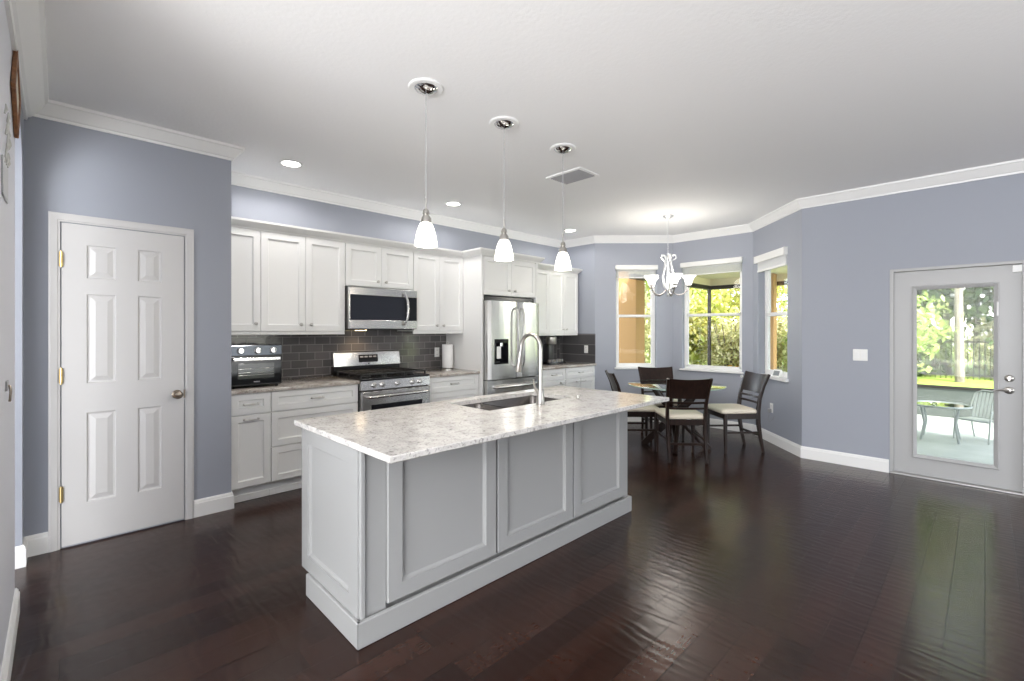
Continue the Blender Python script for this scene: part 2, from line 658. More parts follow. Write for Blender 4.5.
# ------------------------------------------------------------------ windows of the bay
def window(idx, M, op, blind_drop, gap=.075):
    s0, s1, z0, z1 = op
    f = MB()
    fo, fi = gap, gap + .045
    fw = .035
    # outer frame
    f.box(s0, s1, fo, fi, z0, z0 + fw, .004, M).box(s0, s1, fo, fi, z1 - fw, z1, .004, M)
    f.box(s0, s0 + fw, fo, fi, z0 + fw, z1 - fw, .004, M).box(s1 - fw, s1, fo, fi, z0 + fw, z1 - fw, .004, M)
    fr = struct(f.build('window_%d' % idx, white))
    zm = z0 + (z1 - z0) * .51
    for (a, b, dy) in ((z0 + fw, zm + .02, 0), (zm - .02, z1 - fw, .018)):
        g = MB()
        x0, x1 = s0 + fw, s1 - fw
        t = .026
        y0, y1 = fo + .004 + dy, fo + .024 + dy
        g.box(x0, x1, y0, y1, a, a + t, .003, M).box(x0, x1, y0, y1, b - t - .008, b, .003, M)
        g.box(x0, x0 + t, y0, y1, a, b, .003, M).box(x1 - t, x1, y0, y1, a, b, .003, M)
        sash = g.build('window_sash', white, fr)
        p = MB().box(x0 + t * .6, x1 - t * .6, (y0 + y1) / 2 - .002, (y0 + y1) / 2 + .002, a + t * .6, b - t * .6, 0, M)
        p.build('glass_pane', pane, sash)
    # sill
    sl = MB().box(s0 - .025, s1 + .025, -.035, gap, z0 - .022, z0 + .003, .005, M)
    sl.build('window_sill', white, fr)
    return fr


w1 = window(1, MA, WIN['A'], .1)
w2 = window(2, MBm, WIN['B'], .1)
w3 = window(3, MC, WIN['C'], .1, .085)


def blind(M, op, label, drop, y0=-.012):
    s0, s1, z0, z1 = op
    t = thing('window_blind', label, 'blind', group=None)
    MB().box(s0 - .012, s1 + .012, y0 - .03, y0 + .045, z1 - .06, z1 + .012, .008, M).build('headrail', plastic, t)
    mb = MB()
    n = 9
    for i in range(n):                       # thin gathered slats hanging under the headrail
        z = z1 - .065 - i * (drop / n)
        mb.box(s0 + .012, s1 - .012, y0, y0 + .028, z - .0055, z, .0015, M)
    o = mb.build('slat_stack', blind_m, t)
    MB().box(s0 + .01, s1 - .01, y0 - .002, y0 + .03, z1 - .065 - drop - .016, z1 - .065 - drop, .003, M).build('bottom_rail', plastic, t)
    return t


blind(MA, WIN['A'], 'white raised blind at the top of the window nearest the cabinets', .10)
blind(MBm, WIN['B'], 'white raised blind at the top of the wide middle bay window', .10)
blind(MC, WIN['C'], 'white raised blind at the top of the narrow angled bay window', .10)

# ------------------------------------------------------------------ pantry door (six panels)
def panel_grid(mb, xs, zs, y, rails, M=None, inner=None):
    """flat sheet at y with rectangular holes filled by shaped panels; xs,zs are cut lines; rails = set of (i,j) cells that are panels"""
    for i in range(len(xs) - 1):
        for j in range(len(zs) - 1):
            x0, x1, z0, z1 = xs[i], xs[i + 1], zs[j], zs[j + 1]
            if (i, j) in rails:
                R = []
                for ins, dy in inner:
                    pts_ = [(x0 + ins, y + dy, z0 + ins), (x1 - ins, y + dy, z0 + ins), (x1 - ins, y + dy, z1 - ins), (x0 + ins, y + dy, z1 - ins)]
                    R.append([(M @ Vector(p)) if M is not None else Vector(p) for p in pts_])
                mb.loops(R, True, (False, True))
            else:
                pts_ = [(x0, y, z0), (x1, y, z0), (x1, y, z1), (x0, y, z1)]
                mb.face([(M @ Vector(p)) if M is not None else Vector(p) for p in pts_])


pd = struct(MB().build('door_1', doorw))
bpy.data.objects.remove(pd)
X0, X1, ZT = .012, .640, 2.028
mb = MB()
xs = [X0, .127, .270, .382, .511, X1]
zs = [.012, .262, .832, 1.020, 1.588, 1.690, 1.902, ZT]
yf = PY - .012
panel_grid(mb, xs, zs, yf, {(1, 1), (3, 1), (1, 3), (3, 3), (1, 5), (3, 5)}, None,
           [(0, 0), (.005, .008), (.014, .0095), (.040, .001), (.043, 0)])
mb.box(X0, X1, yf + .0105, yf + .035, .012, ZT)
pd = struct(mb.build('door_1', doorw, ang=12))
# casing (part of the door surround)
def casing(path, wd, th, name, m, parent, y):
    """mitred flat casing with a stepped profile around an opening, in the XZ plane facing -Y"""
    prof = [(0, 0), (0, th * .55), (wd * .15, th * .6), (wd * .25, th * .8), (wd * .8, th), (wd, th * .9), (wd, 0)]
    n = len(path)
    R = []
    for i, (x, z) in enumerate(path):
        p = Vector((x, z))
        ns = []
        if i > 0:
            d = (p - Vector(path[i - 1])).normalized()
            ns.append(Vector((-d.y, d.x)))
        if i < n - 1:
            d = (Vector(path[i + 1]) - p).normalized()
            ns.append(Vector((-d.y, d.x)))
        m_ = sum(ns, Vector((0, 0))).normalized()
        k = 1 / max(.3, m_.dot(ns[0]))
        R.append([Vector((p.x + m_.x * o * k, y - t, p.y + m_.y * o * k)) for o, t in prof])
    mb_2 = MB()
    mb_2.loops(R)
    return mb_2.build(name, m, parent, ang=15)


casing([(X0 - .006, 0), (X0 - .006, ZT + .006), (X1 + .006, ZT + .006), (X1 + .006, 0)], .052, .02, 'door_casing', doorw, pd, PY)
for z in (.34, 1.075, 1.80):
    MB().box(X0 - .012, X0 + .008, yf - .010, yf + .004, z - .045, z + .045, .002).cyl((X0 - .002, yf - .008, z - .05), (X0 - .002, yf - .008, z + .05), .006, 8).build('door_hinge', brass, pd)
k = MB()
Mk = Matrix.Rotation(PI / 2, 4, 'X')
kx, kz = .598, .905
k.lathe([(.030, 0), (.031, .004), (.026, .009), (.012, .012), (.010, .03), (.018, .036), (.027, .046), (.028, .056), (.020, .066), (.001, .069)], (kx, yf, kz), 20, Mk)
k.build('door_knob', bronze, pd)
MB().box(X1 - .003, X1 + .007, yf - .004, yf + .004, kz - .03, kz + .03, .001).build('strike_plate', bronze, pd)

# ------------------------------------------------------------------ glazed door in the right wall
MD = Matrix(((0, 1, 0, WX), (-1, 0, 0, DY0), (0, 0, 1, 0), (0, 0, 0, 1)))   # local x = along wall toward the viewer, y = outward
DW = DY0 - DY1
mb = MB()
sx0, sx1 = .0305, DW - .0305
gx0, gx1, gz0, gz1 = DY0 - .455, DY0 + .065, .195, 1.745
yf = .03
panel_grid(mb, [sx0, gx0, gx1, sx1], [.02, gz0, gz1, 1.905], yf, set(), MD)
mb2 = MB()
for a, b, c, d in ((sx0, gx0 + .01, .02, 1.905), (gx1 - .01, sx1, .02, 1.905), (gx0 + .01, gx1 - .01, .02, gz0 + .01), (gx0 + .01, gx1 - .01, gz1 - .01, 1.905)):
    mb2.box(a, b, yf, yf + .045, c, d, 0, MD)
mb.bm.free()
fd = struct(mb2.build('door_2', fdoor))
# raised lite frame
g = MB()
prof = [(0, 0), (.0, .012), (.010, .018), (.026, .010), (.034, .004), (.036, 0)]
def liteframe(x0, x1, z0, z1, yq):
    R = []
    for (cx, cz, sx, sz) in ((x0, z0, 1, 1), (x1, z0, -1, 1), (x1, z1, -1, -1), (x0, z1, 1, -1), (x0, z0, 1, 1)):
        R.append([MD @ Vector((cx + sx * o, yq - t, cz + sz * o)) for o, t in prof])
    g.loops(R, True, (False, False))
liteframe(gx0 - .022, gx1 + .022, gz0 - .022, gz1 + .022, yf + .001)
g.build('lite_frame', fdoor, fd, ang=25)
MB().box(gx0, gx1, yf + .018, yf + .024, gz0, gz1, 0, MD).build('glass_pane', pane, fd)
# jamb and narrow frame
j = MB()
j.box(0, .03, -.004, .12, 0, DZ, .003, MD).box(DW - .03, DW, -.004, .12, 0, DZ, .003, MD).box(.03, DW - .03, -.004, .12, 1.908, DZ, .003, MD)
j.build('door_frame', fdoor, fd)
MB().box(.0, DW, -.012, .13, 0, .018, .004, MD).build('threshold', mat('aluminium_threshold', (.45, .44, .43), .4, .6), fd)
hx = DY0 + .142
Mh = Matrix.Rotation(0, 4, 'X')
def on_door(fn_prof, x, z):
    mb_3 = MB()
    Mx = MD.to_3x3().to_4x4() @ Matrix.Rotation(PI / 2, 4, 'X')
    mb_3.lathe(fn_prof, MD @ Vector((x, yf, z)), 20, Mx)
    return mb_3
lv = on_door([(.030, 0), (.031, .006), (.024, .012), (.010, .014), (.010, .045), (.001, .046)], hx, .855)
lv.tube([MD @ Vector((hx, yf - .042, .855)), MD @ Vector((hx - .03, yf - .046, .857)), MD @ Vector((hx - .07, yf - .046, .853)), MD @ Vector((hx - .095, yf - .04, .845))], [.009, .008, .007, .006], 8)
lv.build('lever_handle', nickel, fd)
db = on_door([(.029, 0), (.030, .006), (.022, .014), (.012, .016), (.001, .017)], hx, .955)
db.box(hx - .006, hx + .006, yf - .032, yf - .012, .935, .975, .002, MD)
db.build('deadbolt', nickel, fd)
MB().box(sx1 - .055, sx1 + .01, yf - .02, yf, 1.84, 1.90, .004, MD).build('closer_bracket', white, fd)
MB().box(gx1 + .004, gx1 + .016, yf - .026, yf - .014, 1.48, 1.60, .003, MD).build('blind_slider', white, fd)

# ------------------------------------------------------------------ kitchen cabinetry helpers (front faces -Y)
SH = [(0, .0), (.0, -.018), (.003, -.020), (.055, -.020), (.059, -.016), (.066, -.0115), (.070, -.010)]


def front(x0, x1, z0, z1, parent, name, m, M=None, rail=.055):
    k_ = rail / .055
    R = [(0, 0), (0, -.018), (.003, -.020), (rail, -.020), (rail + .003, -.014), (rail + .010, -.0105), (rail + .013, -.010)]
    if min(x1 - x0, z1 - z0) < 2 * rail + .04:
        q = min(x1 - x0, z1 - z0) * .24
        R = [(0, 0), (0, -.018), (.003, -.020), (q, -.020), (q + .003, -.015), (q + .008, -.012)]
    mb_ = MB().ringed(x0, x1, z0, z1, R, 0, M)
    return mb_.build(name, m, parent, ang=15)


def knob(x, z, parent, M=None, y=-.02):
    Mx = Matrix.Rotation(PI / 2, 4, 'X')
    mb_ = MB().lathe([(.009, 0), (.008, .003), (.0055, .005), (.005, .014), (.010, .018), (.0145, .022), (.0145, .027), (.009, .031), (.001, .032)], (x, y, z), 14, Mx)
    if M is not None:
        bmesh.ops.transform(mb_.bm, matrix=M, verts=mb_.bm.verts)
    return mb_.build('knob', nickel, parent)


def pull(x, z, parent, w_=.10, y=-.02):
    mb_ = MB()
    h_ = w_ / 2
    mb_.tube([(x - h_, y - .003, z), (x - h_ * .96, y - .022, z), (x - h_ * .7, y - .028, z + .001), (x, y - .030, z + .002), (x + h_ * .7, y - .028, z + .001), (x + h_ * .96, y - .022, z), (x + h_, y - .003, z)],
             [.008, .006, .005, .0075, .005, .006, .008], 8)
    mb_.lathe([(.010, 0), (.010, .003), (.004, .004)], (x - h_, y, z), 10, Matrix.Rotation(PI / 2, 4, 'X'))
    mb_.lathe([(.010, 0), (.010, .003), (.004, .004)], (x + h_, y, z), 10, Matrix.Rotation(PI / 2, 4, 'X'))
    return mb_.build('pull_handle', nickel, parent)


FY = 4.07      # carcass front of base cabinets (fronts stand 2 cm proud)


def base_cab(x0, x1, label, layout, top=.862, back=KY - .001):
    t = thing('base_cabinet', label, 'cabinet', (x0, FY, 0), group=None)
    w_ = x1 - x0
    b = back - FY
    MB().box(0, w_, 0, b, .115, top, .001).build('carcass', cabw, t)
    MB().box(0, w_, .055, b, .0, .115).box(0, w_, .043, .055, 0, .055, .004).build('toe_kick', cabw, t)
    g_ = .002
    for kind, a0, a1, z0, z1, hx_, hz_ in layout:
        o = front(a0 + g_, a1 - g_, z0 + g_, z1 - g_, t, kind, cabw, rail=.05)
        if hx_ is not None:
            if kind == 'drawer' or hz_ is None or True:
                pull(hx_, hz_, o)
    return t


base_cab(.94, 1.232, 'white base cabinet under the toaster oven, one drawer above a door',
         [('drawer', .0, .29, .695, .862, .145, .775), ('cabinet_door', .0, .29, .125, .69, .145, .655)])
base_cab(1.232, 1.978, 'white base cabinet of three wide drawers left of the range',
         [('drawer', 0, .744, .695, .862, .372, .775), ('drawer', 0, .744, .41, .69, .372, .60), ('drawer', 0, .744, .125, .405, .372, .31)])
base_cab(2.748, 3.43, 'white base cabinet with drawers between the range and refrigerator',
         [('drawer', 0, .68, .695, .862, .34, .775), ('drawer', 0, .68, .41, .69, .34, .60), ('drawer', 0, .68, .125, .405, .34, .31)])
base_cab(4.385, 5.0, 'white base cabinet right beside the refrigerator, under the coffee maker',
         [('drawer', 0, .61, .68, .832, .37, .755), ('cabinet_door', 0, .61, .125, .675, .55, .64)], top=.835)
base_cab(5.0, 5.695, 'white base cabinet in the far corner, drawer above two doors',
         [('drawer', 0, .69, .68, .832, .345, .755), ('cabinet_door', 0, .343, .125, .675, .29, .63), ('cabinet_door', .347, .69, .125, .675, .40, .63)], top=.835)


def counter(x0, x1, top, label, th=.03):
    o = MB().box(x0, x1, FY - .045, KY - .001, top - th, top, .005, seg=2).build('countertop', granite_d)
    return tag(o, label, 'countertop')


counter(.94, 1.98, .893, 'speckled granite worktop under the toaster oven')
counter(2.746, 3.43, .893, 'speckled granite worktop under the paper towel roll')
counter(4.385, 5.698, .866, 'speckled granite worktop under the coffee maker')

# backsplash
bsl = MB().box(.942, 3.43, KY - .010, KY - .0005, .894, 1.36).build('backsplash', tile)
tag(bsl, 'grey glass subway tile backsplash behind the range', 'backsplash')
bsr = MB().box(4.385, 5.699, KY - .010, KY - .0005, .867, 1.31).build('backsplash', tile_r)
MB().box(RX - .010, RX - .0005, 4.05, KY - .011, .867, 1.305).build('return_tiles', tile_r, bsr)
tag(bsr, 'dark tile backsplash wrapping the corner behind the coffee maker', 'backsplash')

UY = 4.345     # carcass front of wall cabinets


def wall_cab(x0, x1, z0, z1, label, doors, y=UY, ztop=2.215, rail_z=None):
    t = thing('wall_cabinet', label, 'cabinet', (x0, y, 0))
    MB().box(0, x1 - x0, 0, KY - .001 - y, z0, z1 + .03, .001).build('carcass', cabw, t)
    for a0, a1, za, zb, kx_, kz_ in doors:
        o = front(a0 + .0015, a1 - .0015, za, zb, t, 'cabinet_door', cabw, rail=.055)
        if kx_ is not None:
            knob(kx_, kz_, o)
    if rail_z:
        MB().box(0, x1 - x0, -.012, .006, rail_z, z0 + .002, .003).build('light_rail', cabw, t)
    return t


ZB, ZD = 1.345, 2.205
wall_cab(.945, 1.232, ZB, ZD, 'white wall cabinet with a single door above the toaster oven', [(0, .287, ZB + .005, ZD, .245, 1.415)], rail_z=1.318)
wall_cab(1.232, 1.978, ZB, ZD, 'white two-door wall cabinet left of the microwave', [(0, .373, ZB + .005, ZD, .328, 1.41), (.373, .746, ZB + .005, ZD, .418, 1.41)], rail_z=1.318)
wall_cab(1.982, 2.742, 1.79, ZD, 'short white two-door wall cabinet over the microwave', [(0, .38, 1.795, ZD, .335, 1.85), (.38, .76, 1.795, ZD, .425, 1.85)])
wall_cab(2.746, 3.428, ZB, ZD, 'white two-door wall cabinet between the microwave and refrigerator', [(0, .341, ZB + .005, ZD, .296, 1.41), (.341, .682, ZB + .005, ZD, .386, 1.41)], rail_z=1.318)
wall_cab(4.385, 4.985, 1.30, ZD, 'white wall cabinet in the corner right beside the refrigerator', [(0, .298, 1.305, ZD, None, None), (.30, .60, 1.305, ZD, None, None)], rail_z=1.28)
wall_cab(4.985, 5.64, 1.30, ZD, 'white two-door wall cabinet nearest the windows', [(0, .327, 1.305, ZD, .29, 1.37), (.327, .655, 1.305, ZD, .365, 1.37)], rail_z=1.28)
# tall side panel + over-fridge cabinet
tp = tag(MB().box(3.432, 3.462, 4.0, KY - .001, 0, 2.235, .002).build('fridge_side_panel', cabw), 'tall white panel on the left side of the refrigerator', 'cabinet panel')
tag(MB().box(4.345, 4.383, 4.0, KY - .001, 0, 2.235, .002).build('fridge_side_panel', cabw), 'tall white panel between the refrigerator and the coffee corner', 'cabinet panel')
wall_cab(3.464, 4.343, 1.765, ZD, 'white two-door cabinet above the refrigerator', [(0.003, .439, 1.77, ZD, .39, 1.83), (.440, .876, 1.77, ZD, .49, 1.83)], y=4.02)
cpro = [(-.004, 0), (.010, 0), (.014, .012), (.03, .022), (.05, .045), (.060, .055), (.062, .072), (-.004, .072)]
cm = molding('cabinet_crown', [(.945, UY - .001), (3.431, UY - .001), (3.431, 3.999), (4.384, 3.999), (4.384, UY - .001), (5.641, UY - .001), (5.641, KY - .002)], cpro, cabw, None, 2.212)
tag(cm, 'white crown moulding along the tops of the wall cabinets', 'moulding')
MB().box(.945, 3.431, UY, KY - .001, 2.236, 2.25).box(3.431, 4.384, 4.0, KY - .001, 2.237, 2.25).box(4.384, 5.641, UY, KY - .001, 2.236, 2.25).build('top_board', cabw, cm)

hkp = thing('towel_hook', 'small dark metal hook on the white panel right of the refrigerator', 'hook', (4.364, 3.999, 1.63))
MB().box(-.012, .012, -.004, 0, -.03, .03, .002).build('hook_plate', dplastic, hkp)
MB().tube([(0, -.003, -.005), (0, -.02, -.015), (0, -.028, -.045), (0, -.02, -.06), (0, -.012, -.05)], .005, 8).build('hook', dplastic, hkp)

# ------------------------------------------------------------------ island
IZ = .88
isl = thing('kitchen_island', 'pale grey panelled kitchen island with a base board', 'kitchen island', (.93, 1.90, 0))
IW, ID = 2.13, .64
MB().box(.012, IW, 0, ID, .115, .62, .001).box(.03, IW, .02, ID - .09, 0, .115).build('carcass', islw, isl)
MB().box(.012, IW, 0, .018, .62, IZ - .029).box(.012, IW, ID - .018, ID, .62, IZ - .029).box(.012, .03, .018, ID - .018, .62, IZ - .029).box(IW - .018, IW, .018, ID - .018, .62, IZ - .029).build('top_rails', islw, isl)
for a0, a1 in ((.03, .60), (.62, 1.06), (1.08, 1.60), (1.62, 2.11)):
    MI = Matrix.Translation((0, ID, 0)) @ Matrix.Rotation(PI, 4, 'Z') @ Matrix.Translation((-a0 - a1, 0, 0))
    o = front(a0, a1, .125, IZ - .03, isl, 'cabinet_door', islw, MI)
    knob(a1 - .05, IZ - .12, o, MI)
# seating-side panels
for a0, a1 in ((.130, .788), (.802, 1.465), (1.479, 2.085)):
    R = [(0, 0), (0, -.020), (.002, -.022), (.072, -.022), (.074, -.013), (.082, -.006), (.085, -.004)]
    MB().ringed(a0, a1, .128, IZ - .029, R, 0).build('side_panel', islw, isl, ang=15)
# corner post at the left, fluted strip
MB().box(.0, .022, -.018, .05, .10, IZ - .029, .003).box(.026, .128, -.006, .004, .10, IZ - .029, .002).build('corner_post', islw, isl)
MB().box(2.09, IW + .004, -.016, .03, .10, IZ - .029, .003).build('end_stile', islw, isl)
# left end panel (faces -X)
ML = Matrix(((0, 1, 0, .012), (-1, 0, 0, ID), (0, 0, 1, 0), (0, 0, 0, 1)))     # local x runs -Y, local y -> +X
R = [(0, 0), (0, -.018), (.003, -.020), (.082, -.020), (.084, -.012), (.091, -.005), (.094, -.003)]
MB().ringed(0, ID, .105, IZ - .029, R, 0, ML).build('end_panel', islw, isl, ang=15)
bb = [(-.01, 0), (.016, 0), (.016, .105), (.010, .114), (-.01, .114)]
molding('base_board', [(-.008, ID - .11), (-.008, -.022), (IW + .004, -.022), (IW + .004, ID - .11)][::-1], [(-o, z) for o, z in bb][::-1], islw, isl) if False else None
bbm = MB()
bbm.box(-.026, -.006, -.042, ID - .105, 0, .112, .004).box(-.0255, IW + .02, -.0425, -.020, 0, .112, .004).box(IW, IW + .0205, -.042, ID - .105, 0, .112, .004)
bbm.build('base_board', islw, isl)

# island worktop with a cut-out for the sink
CX0, CX1, CY0, CY1 = .895, 3.11, 1.575, 2.575
SX0, SX1, SY0, SY1 = 1.83, 2.635, 2.06, 2.47
mb = MB()
e = .004
xs = [CX0, SX0, SX1, CX1]
ys = [CY0, SY0, SY1, CY1]
th = .028
def slab(mb_, xs, ys, z0, z1, hole, e):
    V = {}
    def vv(x, y, z):
        k_ = (round(x, 5), round(y, 5), round(z, 5))
        if k_ not in V:
            V[k_] = mb_.bm.verts.new((x, y, z))
        return V[k_]
    def ex(x):
        return x + (e if x == xs[0] else -e if x == xs[-1] else 0)
    def ey(y):
        return y + (e if y == ys[0] else -e if y == ys[-1] else 0)
    for i in range(len(xs) - 1):
        for j_ in range(len(ys) - 1):
            if (i, j_) == hole:
                a, b, c, d = xs[i], xs[i + 1], ys[j_], ys[j_ + 1]
                for p, q in (((a, c), (b, c)), ((b, c), (b, d)), ((b, d), (a, d)), ((a, d), (a, c))):
                    mb_.bm.faces.new([vv(*p, z0), vv(*q, z0), vv(*q, z1), vv(*p, z1)])
                continue
            a, b, c, d = xs[i], xs[i + 1], ys[j_], ys[j_ + 1]
            mb_.bm.faces.new([vv(ex(a), ey(c), z1), vv(ex(b), ey(c), z1), vv(ex(b), ey(d), z1), vv(ex(a), ey(d), z1)])
            mb_.bm.faces.new([vv(ex(a), ey(c), z0), vv(ex(a), ey(d), z0), vv(ex(b), ey(d), z0), vv(ex(b), ey(c), z0)])
    def edge(P, Q, n):
        (x0, y0), (x1, y1) = P, Q
        nx, ny = n
        def ins(x, y):
            return (ex(x), ey(y))
        a0, a1 = ins(x0, y0), ins(x1, y1)
        o0 = (x0, y0)
        o1 = (x1, y1)
        mb_.bm.faces.new([vv(*a0, z1), vv(*a1, z1), vv(*o1, z1 - e), vv(*o0, z1 - e)])
        mb_.bm.faces.new([vv(*o0, z1 - e), vv(*o1, z1 - e), vv(*o1, z0 + e), vv(*o0, z0 + e)])
        mb_.bm.faces.new([vv(*o0, z0 + e), vv(*o1, z0 + e), vv(*a1, z0), vv(*a0, z0)])
    for i in range(len(xs) - 1):
        edge((xs[i], ys[0]), (xs[i + 1], ys[0]), (0, -1))
        edge((xs[i], ys[-1]), (xs[i + 1], ys[-1]), (0, 1))
    for j_ in range(len(ys) - 1):
        edge((xs[0], ys[j_]), (xs[0], ys[j_ + 1]), (-1, 0))
        edge((xs[-1], ys[j_]), (xs[-1], ys[j_ + 1]), (1, 0))
    bmesh.ops.recalc_face_normals(mb_.bm, faces=mb_.bm.faces)
slab(mb, xs, ys, IZ - th, IZ, (1, 1), e)
tag(mb.build('island_countertop', granite, smooth=False), 'pale speckled granite slab on the island around the sink', 'countertop')

# sink (double bowl, undermount)
snk = thing('kitchen_sink', 'undermount double bowl steel sink in the island worktop', 'sink', (0, 0, IZ - th - .001))
sinkm = mat('satin_sink_steel', (.20, .185, .175), .26, 1)
def bowl(x0, x1, y0, y1, d, name):
    mb_ = MB()
    R = []
    for ins, z, rr in ((.0, 0, .03), (.004, -.01, .03), (.012, -d + .03, .04), (.035, -d, .05), ((min(x1 - x0, y1 - y0)) / 2 - .03, -d - .004, .01)):
        ring = []
        a0, a1, b0, b1 = x0 + ins, x1 - ins, y0 + ins, y1 - ins
        rr = min(rr, (a1 - a0) / 2 - .002, (b1 - b0) / 2 - .002)
        for cx, cy, st in ((a1 - rr, b0 + rr, -PI / 2), (a1 - rr, b1 - rr, 0), (a0 + rr, b1 - rr, PI / 2), (a0 + rr, b0 + rr, PI)):
            for q in range(5):
                an = st + PI / 2 * q / 4
                ring.append(Vector((cx + rr * math.cos(an), cy + rr * math.sin(an), z)))
        R.append(ring)
    mb_.loops(R, True, (False, True))
    o = mb_.build(name, sinkm, snk)
    cx, cy = (x0 + x1) / 2, (y0 + y1) / 2
    MB().lathe([(.04, 0), (.04, .004), (.03, .005), (.028, .001), (.001, .001)], (cx, cy, -d - .002), 20).build('drain', chrome, o)
bowl(SX0 + .006, 2.085, SY0 + .01, SY1 - .01, .17, 'small_bowl')
bowl(2.10, SX1 - .006, SY0 + .006, SY1 - .006, .20, 'large_bowl')
rim = MB()
rim.box(SX0 - .02, SX1 + .02, SY0 - .02, SY0 + .006, -.004, 0).box(SX0 - .02, SX1 + .02, SY1 - .006, SY1 + .02, -.004, 0)
rim.box(SX0 - .02, SX0 + .006, SY0, SY1, -.004, 0).box(SX1 - .006, SX1 + .02, SY0, SY1, -.004, 0).box(2.083, 2.102, SY0, SY1, -.012, -.004, .003)
rim.build('rim', sinkm, snk)

# faucet
fx, fy = 2.225, 2.01
fc = thing('kitchen_faucet', 'tall gooseneck pull-down faucet on the island beside the sink', 'faucet', (fx, fy, IZ))
MB().lathe([(.029, 0), (.030, .006), (.026, .012), (.024, .05), (.0235, .085), (.018, .095), (.0155, .11)], n=20).build('faucet_base', nickel, fc)
pth = [(0, 0, .09), (0, 0, .36)]
for q in range(1, 13):
    a = PI * q / 12 * 1.02
    pth.append((0, .088 - .088 * math.cos(a), .36 + .092 * math.sin(a)))
pth.append((0, .180, .33))
MB().tube(pth, .0135, 14).build('gooseneck', nickel, fc)
MB().tube([(0, .180, .335), (0, .188, .29), (0, .200, .225), (0, .206, .20)], [.015, .018, .021, .019], 14).build('spray_head', nickel, fc)
MB().tube([(-.01, .0, .065), (-.035, .002, .085), (-.052, .004, .12), (-.062, .004, .165)], [.011, .009, .0075, .006], 10).build('lever', nickel, fc)
sd = MB().lathe([(.016, 0), (.017, .004), (.011, .006), (.009, .018), (.013, .020), (.012, .026), (.001, .027)], n=16).build('air_switch_button', nickel)
sd.location = (2.585, 1.985, IZ)
tag(sd, 'small metal push button on the island worktop near the faucet', 'button')

# ------------------------------------------------------------------ refrigerator
fr = thing('refrigerator', 'stainless steel french door refrigerator with a water dispenser', 'refrigerator', (3.466, 3.93, 0))
FW = .80
MB().box(0, FW + .07, .085, .74, .02, 1.70, .004).build('body', dsteel, fr)
MB().box(.0, FW + .07, .04, .085, .02, .09, .003).build('kick_grille', dplastic, fr)
MB().box(.0, FW + .07, .10, .7, 1.70, 1.755, .003).build('top_filler', black, fr)
SP = .475
def curved_door(x0, x1, z0, z1, name, hole=None):
    mb_ = MB()
    n = 8
    R = []
    for i in range(n + 1):
        t_ = i / n
        x = x0 + (x1 - x0) * t_
        bul = .012 * (1 - (2 * t_ - 1) ** 2)
        edge_ = .010 if i in (0, n) else 0
        R.append([Vector((x, .0 - bul + edge_, z0)), Vector((x, .0 - bul + edge_, z1)), Vector((x, .08, z1)), Vector((x, .08, z0))])
    mb_.loops(R)
    return mb_.build(name, steel, fr)
# left door built in pieces round the dispenser recess
dx0, dx1, dz0, dz1 = .095, .31, .965, 1.255
mb = MB()
def bul(x, x0, x1):
    t_ = (x - x0) / (x1 - x0)
    return -.012 * (1 - (2 * t_ - 1) ** 2) + (.010 if t_ in (0, 1) else 0)
xsl = [0.003, .05, dx0, dx0 + .07, dx0 + .14, dx1, .38, .44, SP - .002]
def strip(z0, z1, skip=None):
    for a, b in zip(xsl, xsl[1:]):
        if skip and a >= skip[0] - 1e-6 and b <= skip[1] + 1e-6:
            continue
        ya, yb = bul(a, xsl[0], xsl[-1]), bul(b, xsl[0], xsl[-1])
        mb.loops([[Vector((a, ya, z0)), Vector((a, ya, z1)), Vector((a, .08, z1)), Vector((a, .08, z0))],
                  [Vector((b, yb, z0)), Vector((b, yb, z1)), Vector((b, .08, z1)), Vector((b, .08, z0))]])
strip(.79, dz0)
strip(dz0, dz1, (dx0, dx1))
strip(dz1, 1.695)
ld = mb.build('left_door', steel, fr)
curved_door(SP + .002, FW + .065, .79, 1.695, 'right_door')
fz = curved_door(0.003, FW + .065, .10, .78, 'freezer_drawer')
disp = MB()
disp.box(dx0, dx1, .055, .06, dz0, dz1).box(dx0, dx0 + .008, -.016, .06, dz0, dz1, .002).box(dx1 - .008, dx1, -.016, .06, dz0, dz1, .002).box(dx0, dx1, -.014, .06, dz1 - .045, dz1, .002).box(dx0, dx1, -.018, .06, dz0, dz0 + .02, .002)
d_o = disp.build('water_dispenser', bglass, ld)
MB().cyl(((dx0 + dx1) / 2 + .02, .02, dz1 - .05), ((dx0 + dx1) / 2 + .02, .02, dz1 - .085), .022, 14).build('nozzle', steel, d_o) if False else MB().cyl(((dx0 + dx1) / 2 + .02, .02, dz1 - .045), ((dx0 + dx1) / 2 + .02, .02, dz1 - .085), .024, 14).build('nozzle', steel, ld)
MB().box(dx0 + .03, dx0 + .09, -.020, -.006, 1.03, 1.17, .003).build('display_panel', plastic, ld)
def vhandle(x, parent, bow):
    mb_ = MB()
    mb_.tube([(x, -.008, .93), (x, -.045, .945), (x, -.060, 1.0), (x + bow, -.068, 1.27), (x, -.060, 1.54), (x, -.045, 1.60), (x, -.008, 1.615)], [.013, .013, .014, .014, .014, .013, .013], 10)
    return mb_.build('door_handle', steel, parent)
vhandle(SP - .05, ld, 0)
vhandle(SP + .05, fr, 0)
MB().tube([(.10, -.005, .70), (.11, -.05, .70), (.14, -.058, .70), (FW - .07, -.058, .70), (FW - .04, -.05, .70), (FW - .03, -.005, .70)], .014, 10).build('drawer_handle', steel, fz)

